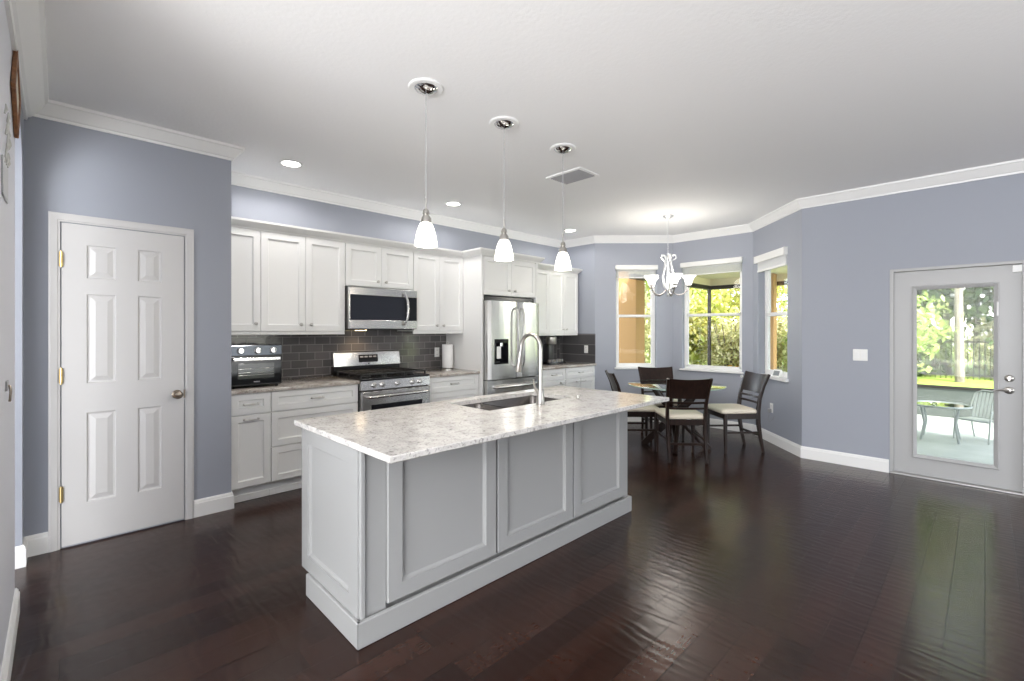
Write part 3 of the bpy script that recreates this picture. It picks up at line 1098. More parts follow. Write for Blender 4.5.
# ------------------------------------------------------------------ range
rg = thing('gas_range', 'stainless steel gas range with black cast iron grates', 'range', (1.984, 4.02, 0))
RW = .758
MB().box(0, RW, .03, .65, .02, .885, .003).build('body', dsteel, rg)
ck = MB().box(0, RW, -.005, .60, .885, .905, .004).build('cooktop', black, rg)
for gi, (a0, a1) in enumerate(((.02, .255), (.262, .496), (.503, .738))):
    gr = MB()
    z = .945
    gr.box(a0, a1, .04, .056, z - .012, z, .002).box(a0, a1, .534, .55, z - .012, z, .002).box(a0, a0 + .014, .04, .55, z - .012, z, .002).box(a1 - .014, a1, .04, .55, z - .012, z, .002)
    for q in (1, 2, 3):
        x = a0 + (a1 - a0) * q / 4
        gr.box(x - .006, x + .006, .05, .54, z - .012, z + .002, .002)
    gr.box(a0, a1, .288, .302, z - .012, z, .002)
    for x in (a0 + .007, a1 - .007):
        for y in (.048, .295, .542):
            gr.box(x - .007, x + .007, y - .007, y + .007, .904, z - .01)
    gr.build('grate', iron, rg)
    for y in ((.16, .43) if gi != 1 else (.295,)):
        MB().lathe([(.045, .905), (.045, .915), (.033, .917), (.033, .928), (.001, .930)], ((a0 + a1) / 2, y, 0), 18).build('burner', iron, rg)
# slanted control strip with knobs
cp = MB()
cp.prism([(0, -.012, .80), (0, -.002, .884), (0, .03, .884), (0, .03, .80)], (RW, 0, 0))
cpo = cp.build('control_panel', steel, rg)
for kx_ in (.13, .22, .38, .55, .63):
    MB().lathe([(.024, 0), (.024, .006), (.019, .010), (.018, .030), (.014, .034), (.001, .034)], (kx_, -.006, .842), 16, Matrix.Rotation(PI / 2, 4, 'X')).build('burner_knob', steel, cpo)
od = MB()
od.box(0.004, RW - .004, -.018, .03, .24, .785, .005)
odo = od.build('oven_door', steel, rg)
MB().box(.10, RW - .10, -.021, -.017, .36, .66, .002).build('oven_window', bglass, odo)
MB().tube([(.06, -.012, .735), (.06, -.055, .738), (.09, -.064, .738), (RW - .09, -.064, .738), (RW - .06, -.055, .738), (RW - .06, -.012, .735)], .014, 10).build('oven_handle', steel, odo)
MB().box(.004, RW - .004, -.012, .03, .05, .232, .004).build('storage_drawer', steel, rg)
bgm = MB()
bgm.prism([(0.0, .575, .985), (0.0, .60, 1.125), (0.0, .615, 1.135), (0.0, .655, 1.135), (0, .655, .985)], (RW, 0, 0), .004)
bgo = bgm.build('backguard', steel, rg)
MB().box(0.004, RW - .004, .585, .65, .904, .986, .003).build('backguard_foot', black, rg)
Msl = Matrix.Translation((0, .575, .985)) @ Matrix.Rotation(-math.atan2(.025, .14), 4, 'X')
MB().box(.27, .49, -.004, .004, .035, .115, .003, Msl).build('clock_display', bglass, bgo)
for q in range(4):
    MB().box(.285 + q * .05, .320 + q * .05, -.006, -.003, .085, .10, 0, Msl).build('display_button', greyp, bgo)
MB().lathe([(.007, 0), (.007, .003), (.001, .0035)], (0, 0, 0), 12, Matrix.Translation((.38, .5765, 1.005)) @ Matrix.Rotation(PI / 2, 4, 'X')).build('badge', black, bgo)

# ------------------------------------------------------------------ microwave
mw = thing('microwave', 'stainless over-the-range microwave with a curved vertical handle', 'microwave', (1.984, 4.255, 1.372))
MH = .405
MB().box(0, RW, .03, KY - 4.255 - .002, 0, MH, .003).build('body', dsteel, mw)
MB().box(.0, .61, 0, .03, .0, .085, .003).box(.0, .61, 0, .03, MH - .075, MH, .003).box(0, .012, 0, .03, .083, MH - .073).build('door_frame', steel, mw)
MB().box(.012, .61, .004, .03, .085, MH - .075).build('door_glass', mwglass, mw)
for z0_, z1_ in ((0, .085), (MH - .075, MH)):
    MB().box(.612, RW, 0, .03, z0_, z1_, .003).build('control_trim', steel, mw)
MB().box(.612, RW, .004, .03, .085, MH - .075).build('control_panel', bglass, mw)
MB().tube([(.585, .0, .045), (.60, -.03, .055), (.615, -.045, .12), (.62, -.05, .20), (.615, -.045, .29), (.60, -.03, .355), (.585, 0, .365)], [.012, .012, .013, .013, .013, .012, .012], 10).build('handle', steel, mw)
MB().box(.03, RW - .03, .05, .36, -.012, 0, .002).box(.1, .22, .1, .2, -.016, -.010).build('underside_filter', dplastic, mw)
ll = MB().box(.20, .30, .24, .30, -.018, -.010, .002).build('surface_light', mat('lit_surface_light', (.9, .8, .6), .4, emit=(1, .75, .45), es=12), mw)
sl_d = bpy.data.lights.new('microwave_lamp', 'SPOT')
sl_d.energy, sl_d.color, sl_d.spot_size, sl_d.spot_blend, sl_d.shadow_soft_size = 3.2, (1, .68, .38), math.radians(120), .8, .03
sl = bpy.data.objects.new('microwave_lamp', sl_d)
COL.objects.link(sl)
sl.location = (2.24, 4.50, 1.348)
sl.rotation_euler = (math.radians(14), 0, 0)

# ------------------------------------------------------------------ toaster oven
to = thing('toaster_oven', 'black countertop toaster oven with three silver knobs', 'toaster oven', (.955, 4.13, .893))
TW, THh = .385, .345
MB().box(0, TW, .012, .36, .015, THh, .006).build('body', black, to)
MB().box(.0, TW, 0, .014, THh - .085, THh - .004, .004).build('control_panel', mat('blue_grey_panel', (.07, .08, .10), .18, .5), to)
for q, kx_ in enumerate((.075, .20, .315)):
    MB().lathe([(.027, 0), (.027, .004), (.021, .008), (.019, .024), (.001, .025)], (kx_, 0, THh - .045), 18, Matrix.Rotation(PI / 2, 4, 'X')).build('dial', plastic if False else chrome, to)
d_ = MB().box(.004, TW - .004, 0, .014, .03, THh - .09, .003).build('door', bglass, to)
MB().box(.055, TW - .06, -.002, .002, .075, .20, .002).build('window', mat('oven_window_glass', (.06, .065, .06), .1), d_)
for z in (.105, .125, .155):
    MB().cyl((.06, -.004, z), (TW - .065, -.004, z), .0015, 6).build('rack_wire', nickel, d_)
MB().box(.02, TW - .02, -.034, -.022, THh - .125, THh - .100, .004).box(.03, .045, -.024, .0, THh - .12, THh - .105).box(TW - .045, TW - .03, -.024, .0, THh - .12, THh - .105).build('door_handle', steel, d_)
MB().box(.17, .215, -.0015, .001, .045, .053).build('maker_mark', greyp, d_)
for x in (.03, TW - .03):
    for y in (.04, .32):
        MB().cyl((x, y, 0), (x, y, .016), .012, 10).build('foot', black, to)

# ------------------------------------------------------------------ paper towel, coffee maker, outlets
pt = thing('paper_towel_holder', 'white paper towel roll standing on a metal holder', 'paper towel', (3.325, 4.50, .893))
MB().lathe([(.07, 0), (.07, .008), (.06, .012), (.006, .013), (.006, .31), (.011, .315), (.011, .325), (.001, .328)], n=24).build('stand', nickel, pt)
MB().lathe([(.02, .02), (.064, .02), (.065, .023), (.065, .292), (.064, .295), (.02, .295)], n=28, cap=(False, False)).build('roll', paper, pt)

cf = thing('coffee_maker', 'small dark coffee maker with a silver head on a black tray', 'coffee maker', (5.13, 4.42, .866))
MB().box(-.19, .17, -.13, .13, .0, .035, .008, seg=2).build('tray', black, cf)
for q in range(6):
    MB().lathe([(.018, 0), (.022, .03), (.024, .034), (.001, .036)], (-.155 + q * .055, -.095, .035), 12).build('coffee_pod', greyp if q % 2 else nickel, cf)
MB().box(-.055, .055, .0, .11, .035, .30, .012, seg=2).build('column', dplastic, cf)
MB().lathe([(.07, .29), (.075, .30), (.075, .385), (.06, .405), (.03, .412), (.001, .413)], (0, .0, 0), 24).build('brew_head', nickel, cf)
MB().box(-.06, .06, -.08, .03, .035, .055, .006).build('drip_tray', dplastic, cf)


def plate(name, label, cat, M, w_=.07, h_=.115, kind='outlet', gang=1, loc=None):
    t = thing(name, label, cat)
    t.matrix_world = M
    MB().box(-w_ / 2, w_ / 2, -.007, 0, -h_ / 2, h_ / 2, .003).build('cover_plate', plastic, t)
    for g_ in range(gang):
        x = (g_ - (gang - 1) / 2) * .046
        if kind == 'outlet':
            for z in (-.026, .026):
                MB().box(x - .016, x + .016, -.009, -.006, z - .014, z + .014, .003).build('socket', white, t)
                MB().box(x - .008, x - .005, -.0095, -.0085, z - .006, z + .006).box(x + .005, x + .008, -.0095, -.0085, z - .006, z + .006).build('slot', dplastic, t)
        else:
            MB().box(x - .016, x + .016, -.010, -.006, -.034, .034, .002).box(x - .006, x + .006, -.016, -.009, -.002, .014, .002).build('rocker', white, t)
    return t


def wallM(P, z, face):
    """matrix for a plate at P, local -Y = direction face (2d)"""
    f = Vector(face).normalized()
    x = Vector((-f.y, f.x))
    # local x axis = perpendicular, local y = -face
    return Matrix(((-x.x * -1, -f.x, 0, P[0]), (-x.y * -1, -f.y, 0, P[1]), (0, 0, 1, z), (0, 0, 0, 1)))


plate('wall_outlet', 'white outlet on the grey tile beside the paper towel roll', 'outlet', wallM((3.29, KY - .0105), 1.09, (0, -1)))
plate('wall_outlet', 'white outlet on the dark tile by the far cabinet corner', 'outlet', wallM((RX - .0105, 4.21), 1.07, (-1, 0)))
plate('light_switch', 'double white light switch plate on the wall beside the glazed door', 'light switch', wallM((WX - .0005, .862), 1.113, (-1, 0)), w_=.118, kind='switch', gang=2)
cn = (Vector((-(C1 - B1).normalized().y, (C1 - B1).normalized().x)) * -1)
pc = B1 + (C1 - B1).normalized() * .50
oc = plate('wall_outlet', 'white outlet low on the angled wall behind the right chair', 'outlet', wallM((pc.x + cn.x * .001, pc.y + cn.y * .001), .42, tuple(cn)))
adp = thing('power_adapter', 'small dark plug-in adapter with a hanging cord below the low outlet', 'adapter')
adp.matrix_world = wallM((pc.x + cn.x * .010, pc.y + cn.y * .010), .395, tuple(cn))
MB().box(-.02, .02, -.035, 0, -.03, .018, .006).build('plug_body', greyp, adp)
MB().tube([(0, -.02, -.03), (-.02, -.015, -.07), (-.06, -.008, -.10), (-.04, -.006, -.15), (.03, -.006, -.12), (.09, -.006, -.06), (.10, -.006, -.08)], .0022, 6).build('cord', greyp, adp)

# gadget on the third window's sill
Msill = MC @ Matrix.Translation((.50, .02, .803))
gd = thing('weather_station', 'small white clock display tilted on the narrow window sill', 'clock')
gd.matrix_world = MC @ Matrix.Translation((.56, .035, .803)) @ Matrix.Rotation(math.radians(20), 4, 'Z')
MB().prism([(-.055, -.03, 0), (-.055, .03, 0), (-.055, .012, .085), (-.055, .0, .088)], (.11, 0, 0), .004).build('case', plastic, gd)
Mg = Matrix.Translation((0, -.03, 0)) @ Matrix.Rotation(-math.atan2(.03, .088), 4, 'X')
MB().box(-.042, .042, -.003, .001, .016, .075, .002, Mg).build('screen', mat('grey_screen', (.25, .27, .28), .2), gd)
ws = thing('wall_sensor', 'tiny white round sensor on the wall under the middle window', 'sensor', (B1.x - .001, 2.27, .745))
MB().lathe([(.018, 0), (.018, .018), (.012, .024), (.001, .025)], (0, 0, 0), 14, Matrix.Rotation(-PI / 2, 4, 'Y')).build('sensor_body', plastic, ws)
MB().lathe([(.006, .024), (.005, .027), (.001, .028)], (0, 0, 0), 10, Matrix.Rotation(-PI / 2, 4, 'Y')).build('sensor_eye', greyp, ws)

# ------------------------------------------------------------------ pendants
def pendant(x, y, drop_top, label):
    """drop_top: z of metal cap top"""
    t = thing('pendant_lamp', label, 'pendant lamp', (x, y, CZ), group='pendant lamps over the island')
    MB().lathe([(.062, 0), (.098, -.001), (.101, -.005), (.094, -.011), (.070, -.013), (.060, -.010)], n=36, cap=(False, False)).build('ceiling_ring', white, t)
    MB().lathe([(.066, -.006), (.066, -.012), (.060, -.020), (.036, -.034), (.012, -.040), (.004, -.042)], n=32).build('canopy', chrome, t)
    zz = drop_top - CZ
    MB().cyl((0, 0, -.04), (0, 0, zz + .005), .0028, 8).build('cord', greyp, t)
    MB().lathe([(.004, zz + .06), (.006, zz + .058), (.006, zz - .0), (.016, zz - .010), (.021, zz - .03), (.014, zz - .036), (.020, zz - .045), (.030, zz - .058), (.031, zz - .083), (.027, zz - .086)], n=20).build('socket_cap', nickel, t)
    s = zz - .08
    MB().lathe([(.026, s), (.036, s - .012), (.047, s - .04), (.056, s - .075), (.062, s - .11), (.064, s - .134), (.061, s - .134), (.053, s - .075), (.043, s - .04), (.032, s - .014), (.022, s - .004)], n=32, cap=(False, False)).build('glass_shade', shade_m, t)
    MB().lathe([(.008, s - .01), (.016, s - .03), (.024, s - .06), (.022, s - .085), (.001, s - .098)], n=16).build('bulb', mat('lit_bulb', (.9, .9, .8), .4, emit=(1, .9, .75), es=16), t)
    ld_ = bpy.data.lights.new('pendant_light', 'POINT')
    ld_.energy, ld_.color, ld_.shadow_soft_size = 6.5, (1, .9, .76), .05
    lo = bpy.data.objects.new('pendant_light', ld_)
    COL.objects.link(lo)
    lo.location = (x, y, CZ + s - .16)


pendant(1.50, 2.235, 2.055, 'opal glass pendant lamp hanging over the island end nearest the pantry')
pendant(2.133, 2.255, 2.045, 'opal glass pendant lamp hanging in the middle, over the faucet')
pendant(2.752, 2.255, 2.035, 'opal glass pendant lamp hanging over the island end nearest the dining table')

# ------------------------------------------------------------------ downlights
for i, (x, y, lab) in enumerate(((1.385, 4.05, 'round recessed downlight nearest the pantry wall corner'), (3.10, 4.09, 'round recessed downlight above the refrigerator side'), (5.10, 4.05, 'round recessed downlight nearest the bay windows'))):
    t = thing('recessed_downlight', lab, 'downlight', (x, y, CZ), group='recessed downlights along the cabinets')
    MB().lathe([(.070, 0), (.092, -.001), (.094, -.005), (.086, -.009), (.070, -.006)], n=32, cap=(False, False)).build('trim_ring', white, t)
    MB().lathe([(.001, -.004), (.070, -.004), (.069, -.002), (.001, -.002)], n=32).build('lens', lamp_m, t)
    d = bpy.data.lights.new('downlight_lamp', 'SPOT')
    d.energy, d.color, d.spot_size, d.spot_blend, d.shadow_soft_size = CAN_E * (1, .68, .55)[i], (1, .97, .95), math.radians(172), .35, .07
    o = bpy.data.objects.new('downlight_lamp', d)
    COL.objects.link(o)
    o.location = (x, y, CZ - .02)

# ceiling air vent
vt = thing('ceiling_vent', 'rectangular white ceiling air vent with dark louvres', 'air vent', (3.31, 2.605, CZ))
mb = MB()
a, b = .145, .195
for (x0, x1, y0, y1) in ((-a, a, -b, -b + .03), (-a, a, b - .03, b), (-a, -a + .03, -b + .03, b - .03), (a - .03, a, -b + .03, b - .03)):
    mb.box(x0, x1, y0, y1, -.012, 0, .003)
mb.build('frame', white, vt)
MB().box(-a + .02, a - .02, -b + .02, b - .02, -.003, 0).build('duct_opening', dplastic, vt)
mb = MB()
for q in range(9):
    x = -a + .04 + q * (2 * a - .08) / 8
    mb.box(x - .011, x + .011, -b + .03, b - .03, -.0095, -.0075, 0, Matrix.Translation((x, 0, -.0085)) @ Matrix.Rotation(.6, 4, 'Y') @ Matrix.Translation((-x, 0, .0085)))
mb.build('louvre', greyp, vt)

# ------------------------------------------------------------------ chandelier
ch = thing('chandelier', 'silver five-arm chandelier with upturned opal glass shades', 'chandelier', (5.30, 2.70, CZ))
MB().lathe([(.065, 0), (.066, -.008), (.05, -.022), (.02, -.034), (.006, -.045), (.001, -.05)], n=28).build('canopy', chand_m, ch)
cz0, cz1 = -.045, -.455
mb = MB()
nl = 15
for q in range(nl):                                # chain of links
    z = cz0 + (cz1 - cz0) * (q + .5) / nl
    hl = (cz0 - cz1) / nl * .62
    pts_ = []
    for u in range(9):
        an = 2 * PI * u / 8
        r_, zz = .0075 * math.cos(an), hl * math.sin(an)
        pts_.append((r_, 0, z + zz) if q % 2 else (0, r_, z + zz))
    mb.tube(pts_, .0018, 5, False)
mb.build('chain', chand_m, ch)
DZC = -.115
TC = Matrix.Translation((0, 0, DZC))
mb = MB()
mb.lathe([(.001, -.33), (.014, -.34), (.010, -.365), (.022, -.38), (.012, -.40), (.014, -.60), (.022, -.68), (.034, -.74), (.022, -.80), (.010, -.83), (.016, -.85), (.010, -.865), (.001, -.875)], n=20, M=TC)
mb.build('centre_column', chand_m, ch)
for q in range(5):
    a = math.radians(72 * q + 226)
    ca, sa = math.cos(a), math.sin(a)
    P = lambda r_, z: (r_ * ca, r_ * sa, z + DZC)
    MB().tube([P(.055, -.43), P(.095, -.40), P(.085, -.365), P(.05, -.365), P(.03, -.40), P(.045, -.50), P(.075, -.62), P(.055, -.74), P(.012, -.80)], [.006, .008, .009, .010, .011, .012, .011, .009, .006], 8).build('scroll', chand_m, ch)
    arm = MB().tube([P(.02, -.78), P(.07, -.83), P(.12, -.855), P(.18, -.84), P(.225, -.79), P(.238, -.745)], [.006, .007, .007, .0065, .006, .006], 8).build('arm', dplastic if False else mat('antique_pewter', (.20, .19, .18), .35, 1), ch)
    MB().lathe([(.004, -.755), (.03, -.748), (.034, -.742), (.012, -.735), (.012, -.71), (.001, -.708)], P(.238, 0), 16).build('candle_cup', MATS['antique_pewter'], arm)
    MB().lathe([(.020, -.738), (.030, -.728), (.040, -.70), (.050, -.665), (.068, -.638), (.088, -.622), (.085, -.622), (.064, -.640), (.046, -.668), (.036, -.700), (.026, -.726)], P(.238, 0), 24, cap=(False, False)).build('glass_shade', shade_c, arm)
cl_d = bpy.data.lights.new('chandelier_light', 'POINT')
cl_d.energy, cl_d.color, cl_d.shadow_soft_size = 26, (1, .93, .84), .2
clo = bpy.data.objects.new('chandelier_light', cl_d)
COL.objects.link(clo)
clo.location = (5.30, 2.70, CZ - .72)

# ------------------------------------------------------------------ dining table
TX, TY = 5.15, 2.53
tb = thing('dining_table', 'round glass-topped dining table on a crossed dark wood base', 'table', (TX, TY, 0))
MB().lathe([(.001, .713), (.534, .713), (.540, .716), (.540, .722), (.534, .725), (.001, .725)], n=64).build('glass_top', tableglass, tb)
MB().lathe([(.5385, .7135), (.5405, .716), (.5405, .722), (.5385, .7245)], n=64, cap=(False, False)).build('glass_edge', mat('green_glass_edge', (.45, .62, .56), .15), tb)
for q in range(4):
    a = math.radians(90 * q + 20)
    ca, sa = math.cos(a), math.sin(a)
    off = .035
    P = lambda r_, z: (r_ * ca - off * sa, r_ * sa + off * ca, z)
    MB().beam([P(.36, .0), P(.20, .17), P(.02, .36), P(-.16, .55), P(-.27, .705)], .022, [.035, .04, .045, .04, .035], (-sa, ca, 0)).build('leg', espresso, tb)
MB().box(-.04, .04, -.04, .04, .30, .42, .008).build('hub', espresso, tb)
for q in range(4):
    a = math.radians(90 * q + 20)
    MB().lathe([(.02, .703), (.02, .7125), (.001, .7128)], (-.26 * math.cos(a) - .035 * math.sin(a), -.26 * math.sin(a) + .035 * math.cos(a), 0), 14).build('glass_pad', chrome, tb)

# ------------------------------------------------------------------ chairs
def make_chair(label, loc, rz):
    t = thing('dining_chair', label, 'chair', loc, rz, 'dining chairs around the round table')
    for s in (-1, 1):
        MB().beam([(s * .187, -.012, 0), (s * .187, .022, .16), (s * .190, .048, .33), (s * .192, .052, .45), (s * .196, .035, .60), (s * .205, -.005, .74), (s * .216, -.062, .868)],
                  [.013, .015, .016, .016, .015, .014, .012], [.013, .017, .021, .021, .018, .016, .013]).build('rear_leg', espresso, t)
        MB().beam([(s * .195, .425, 0), (s * .197, .428, .2), (s * .198, .430, .435)], [.012, .015, .018], [.012, .016, .019]).build('front_leg', espresso, t)
        MB().box(s * .197 - .009, s * .197 + .009, .06, .415, .375, .435, .003).build('side_rail', espresso, t)
        MB().box(s * .193 - .008, s * .193 + .008, .035, .42, .215, .237, .003).build('side_stretcher', espresso, t)
    MB().box(-.185, .185, .422, .438, .375, .435, .003).box(-.185, .185, .042, .060, .375, .435, .003).build('seat_rail', espresso, t)
    MB().box(-.188, .188, .012, .030, .175, .200, .003).build('rear_stretcher', espresso, t)
    # seat cushion
    mb_ = MB()
    R = []
    def rr(hx_, y0, y1, z, r_):
        ring = []
        for cx, cy, st in ((hx_ - r_, y0 + r_, -PI / 2), (hx_ + .012 - r_, y1 - r_, 0), (-hx_ - .012 + r_, y1 - r_, PI / 2), (-hx_ + r_, y0 + r_, PI)):
            for q in range(6):
                an = st + PI / 2 * q / 5
                ring.append(Vector((cx + r_ * math.cos(an), cy + r_ * math.sin(an), z)))
        return ring
    for hx_, y0, y1, z, r_ in ((.200, .065, .462, .436, .03), (.210, .058, .472, .446, .04), (.212, .056, .475, .462, .045), (.205, .062, .468, .478, .05), (.180, .085, .445, .488, .06), (.10, .15, .37, .493, .06)):
        R.append(rr(hx_, y0, y1, z, r_))
    mb_.loops(R)
    mb_.build('seat_cushion', cream, t, ang=60)
    # curved back panel and slats, following the leaning posts
    def yb(z):
        P = [(.45, .052), (.60, .035), (.74, -.005), (.868, -.062)]
        for (z0, y0), (z1, y1) in zip(P, P[1:]):
            if z <= z1:
                return y0 + (y1 - y0) * (z - z0) / (z1 - z0)
        return P[-1][1]
    def curved(z0, z1, sag, name, nz=5, w0=.2, th_=.016, dip=0):
        mb_2 = MB()
        n = 12
        R_ = []
        for i in range(n + 1):
            u = -1 + 2 * i / n
            ring = []
            zt = z1 - dip * (1 - u * u)
            for kz_ in range(nz + 1):
                z = z0 + (zt - z0) * kz_ / nz
                hw = .178 + (z - .45) * .055
                ring.append(Vector((u * hw * 1.06, yb(z) - sag * (1 - u * u), z)))
            for kz_ in range(nz, -1, -1):
                z = z0 + (zt - z0) * kz_ / nz
                hw = .178 + (z - .45) * .055
                ring.append(Vector((u * hw * 1.06, yb(z) - sag * (1 - u * u) + th_, z)))
            R_.append(ring)
        mb_2.loops(R_)
        return mb_2.build(name, espresso, t, ang=40)
    curved(.655, .870, .028, 'back_panel', dip=.012)
    curved(.600, .622, .024, 'back_slat', 1)
    curved(.540, .562, .020, 'back_slat', 1)
    return t


def frm(cx, cy, dx, dy):
    return (cx, cy, 0), math.atan2(dy, dx) - PI / 2


l0, r0 = frm(4.595, 2.125, .73, .68)
c0 = make_chair('dark wood chair with its back to the viewer, nearest the island', l0, r0)
l, r = frm(5.70, 1.87, -.333 * 1.02, .293)
dup(c0, l, r, 'dark wood chair pulled out on the window side, cream seat fully visible')
l, r = frm(4.67, 3.05, .70, -.71)
dup(c0, l, r, 'dark wood chair partly hidden behind the island worktop end')
l, r = frm(5.63, 3.03, -.70, -.71)
dup(c0, l, r, 'dark wood chair on the far side of the glass table, facing the viewer')

# ------------------------------------------------------------------ left wall hangings
pf = thing('picture_frame', 'brown wooden diamond-hung picture frame on the left wall', 'picture frame', (LX + .002, 3.11, 2.445), 0)
Mp = Matrix.Rotation(math.radians(45 + 8), 4, 'X')
mb = MB()
h = .142
w_ = .024
for (y0, y1, z0, z1) in ((-h, h, -h, -h + w_), (-h, h, h - w_, h), (-h, -h + w_, -h + w_, h - w_), (h - w_, h, -h + w_, h - w_)):
    mb.box(0, .016, y0, y1, z0, z1, .003, Mp)
mb.build('frame_moulding', oak, pf)
MB().box(.003, .01, -h + .02, h - .02, -h + .02, h - .02, 0, Mp).build('picture', mat('cream_print', (.65, .60, .5), .7), pf)

wb = thing('wall_ornament', 'pale grey wall board with silvery sprigs at the left photo edge', 'wall ornament', (LX + .001, 2.66, 1.88))
MB().box(0, .006, -.16, .05, -.02, .12, .002).build('board', mat('pale_grey_board', (.55, .56, .57), .6), wb)
mb = MB()
random.seed(3)
for q in range(14):
    y, z = random.uniform(-.12, .07), random.uniform(.10, .32)
    mb.tube([(.006, y, z), (.009, y + .02, z + .02), (.007, y + .03, z + .045)], [.003, .005, .002], 6)
mb.tube([(.006, -.13, .10), (.008, -.02, .20), (.006, .07, .33)], .003, 6)
mb.build('sprigs', mat('silver_sprigs', (.5, .5, .47), .5), wb)
hk = thing('key_hook', 'small metal hook plate on the left wall at chest height', 'hook', (LX + .001, 2.72, 1.14))
MB().box(0, .005, -.03, .03, -.02, .02, .002).build('hook_plate', greyp, hk)
MB().tube([(.004, 0, .0), (.010, 0, -.005), (.012, 0, -.025), (.010, 0, -.06), (.008, 0, -.065)], .004, 8).build('hook', bronze, hk)

# ------------------------------------------------------------------ outside
PZ = -.04
struct(MB().box(5.805, 10.22, -6, 6.2, PZ - .1, PZ).build('patio_slab', patio_m, smooth=False))
struct(MB().box(10.3, 60, -40, 60, PZ - .5, PZ - .08).build('lawn', lawn_m, smooth=False))
struct(MB().box(-25, 10.3, -40, 60, PZ - .5, PZ - .11).build('ground', mat('pale_paving', (.42, .41, .40), .8), smooth=False))
# lanai roof with header beams
rf = struct(MB().box(6.70, 10.35, 1.05, 4.45, 2.46, 2.60).build('trim_3', soff, smooth=False))
rf['label'] = 'cream lanai soffit outside the bay'
OX, OY = 10.2, 4.23
MB().box(OX - .05, OX + .05, 1.05, OY + .05, 2.24, 2.32).box(7.0, OX, OY - .05, OY + .05, 2.24, 2.32).build('header_beam', dbronze, rf)
MB().box(OX - .04, OX + .06, 1.05, OY + .06, 2.32, 2.46).box(7.0, OX, OY - .04, OY + .06, 2.32, 2.46).build('fascia', soff, rf)
scr = thing('screen_enclosure', 'dark bronze framed patio screen enclosure beyond the glazed door', 'screen enclosure', (OX, 0, PZ))
MB().box(-.012, .012, -5, OY, 0, .46).build('kick_panel', kick, scr)
MB().box(-.03, .03, -5, OY, .46, .50).build('chair_rail', dbronze, scr)
for y in (4.23, 2.40, .93, -1.6, -3.4):
    MB().box(-.035, .035, y - .028, y + .028, 0, 2.9 if y < 1 else 2.28, .003).build('post', dbronze, scr)
for x in (-1.35, ):
    MB().box(x - .035, x + .035, OY - .028, OY + .028, 0, 2.28, .003).build('post', dbronze, scr)
MB().box(-3.4, -.03, OY - .025, OY + .025, .46, .50).build('side_chair_rail', dbronze, scr)
MB().box(-3.4, -.01, OY - .012, OY + .012, 0, .46).build('side_kick_panel', kick, scr)
MB().box(-.03, .03, -5, 1.0, 2.9, 2.96).build('top_rail', dbronze, scr)

def column(x, y, w1_, w2_, rz, label):
    t = thing('porch_column', label, 'column', (x, y, PZ), rz)
    MB().box(-w1_ / 2, w1_ / 2, -w2_ / 2, w2_ / 2, .0, 2.5, .01).build('shaft', beige, t)
    MB().box(-w1_ / 2 - .03, w1_ / 2 + .03, -w2_ / 2 - .03, w2_ / 2 + .03, .0, .14, .01).build('plinth', beige, t)
    return t
column(7.75, 4.72, .50, .42, math.radians(12), 'broad tan stucco column outside the window nearest the cabinets')
column(9.95, 2.95, .20, .20, 0, 'slim tan stucco column outside the narrow angled window')

# patio furniture
pt2 = thing('patio_table', 'low round glass patio table outside the glazed door', 'patio table', (8.05, .40, PZ))
alu = mat('grey_green_aluminium', (.30, .33, .31), .4, .5)
MB().lathe([(.001, .44), (.28, .44), (.285, .444), (.28, .448), (.001, .448)], n=40).build('glass_top', patioglass, pt2)
mb = MB()
mb.tube([(.285 * math.cos(2 * PI * q / 40), .285 * math.sin(2 * PI * q / 40), .444) for q in range(41)], .012, 8, False)
mb.build('rim', alu, pt2)
for q in range(4):
    a = PI / 4 + q * PI / 2
    MB().tube([(.25 * math.cos(a), .25 * math.sin(a), 0), (.20 * math.cos(a), .20 * math.sin(a), .22), (.25 * math.cos(a), .25 * math.sin(a), .435)], .013, 8).build('leg', alu, pt2)


def patio_chair(label, loc, rz):
    t = thing('patio_chair', label, 'patio chair', loc, rz)
    for s in (-1, 1):
        MB().tube([(s * .26, .42, 0), (s * .26, .38, .42), (s * .27, .36, .58), (s * .28, .20, .61), (s * .27, -.02, .58), (s * .25, -.12, .86)], .013, 8).build('arm_frame', alu, t)
        MB().tube([(s * .25, -.10, 0), (s * .25, .0, .40)], .013, 8).build('leg', alu, t)
    mb_ = MB()
    for q in range(9):
        x = -.22 + q * .055
        mb_.box(x - .02, x + .02, -.02, .42, .395, .402)
    mb_.box(-.26, .26, .40, .425, .385, .410, .004)
    mb_.build('seat', alu, t)
    mb_ = MB()
    for q in range(9):
        x = -.22 + q * .055
        mb_.beam([(x, -.01, .42), (x, -.06, .65), (x, -.13, .90)], .018, .003)
    mb_.tube([(-.25, -.12, .86), (-.15, -.135, .93), (.15, -.135, .93), (.25, -.12, .86)], .013, 8)
    mb_.build('backrest', alu, t)
    return t


pc0 = patio_chair('slatted metal patio chair on the right of the patio table', (8.45, -.02, PZ), math.radians(60))
pc0.scale = (.7, .7, .66)

fen = thing('garden_fence', 'black metal picket fence across the far edge of the lawn', 'fence', (19.5, 0, PZ - .1))
mb = MB()
for q in range(150):
    y = -9 + q * .12
    mb.box(-.009, .009, y - .009, y + .009, 0, 1.25)
mb.build('picket_panel', dbronze, fen)
MB().box(-.02, .02, -9, 9, 1.12, 1.16).box(-.02, .02, -9, 9, .12, .16).build('rail', dbronze, fen)


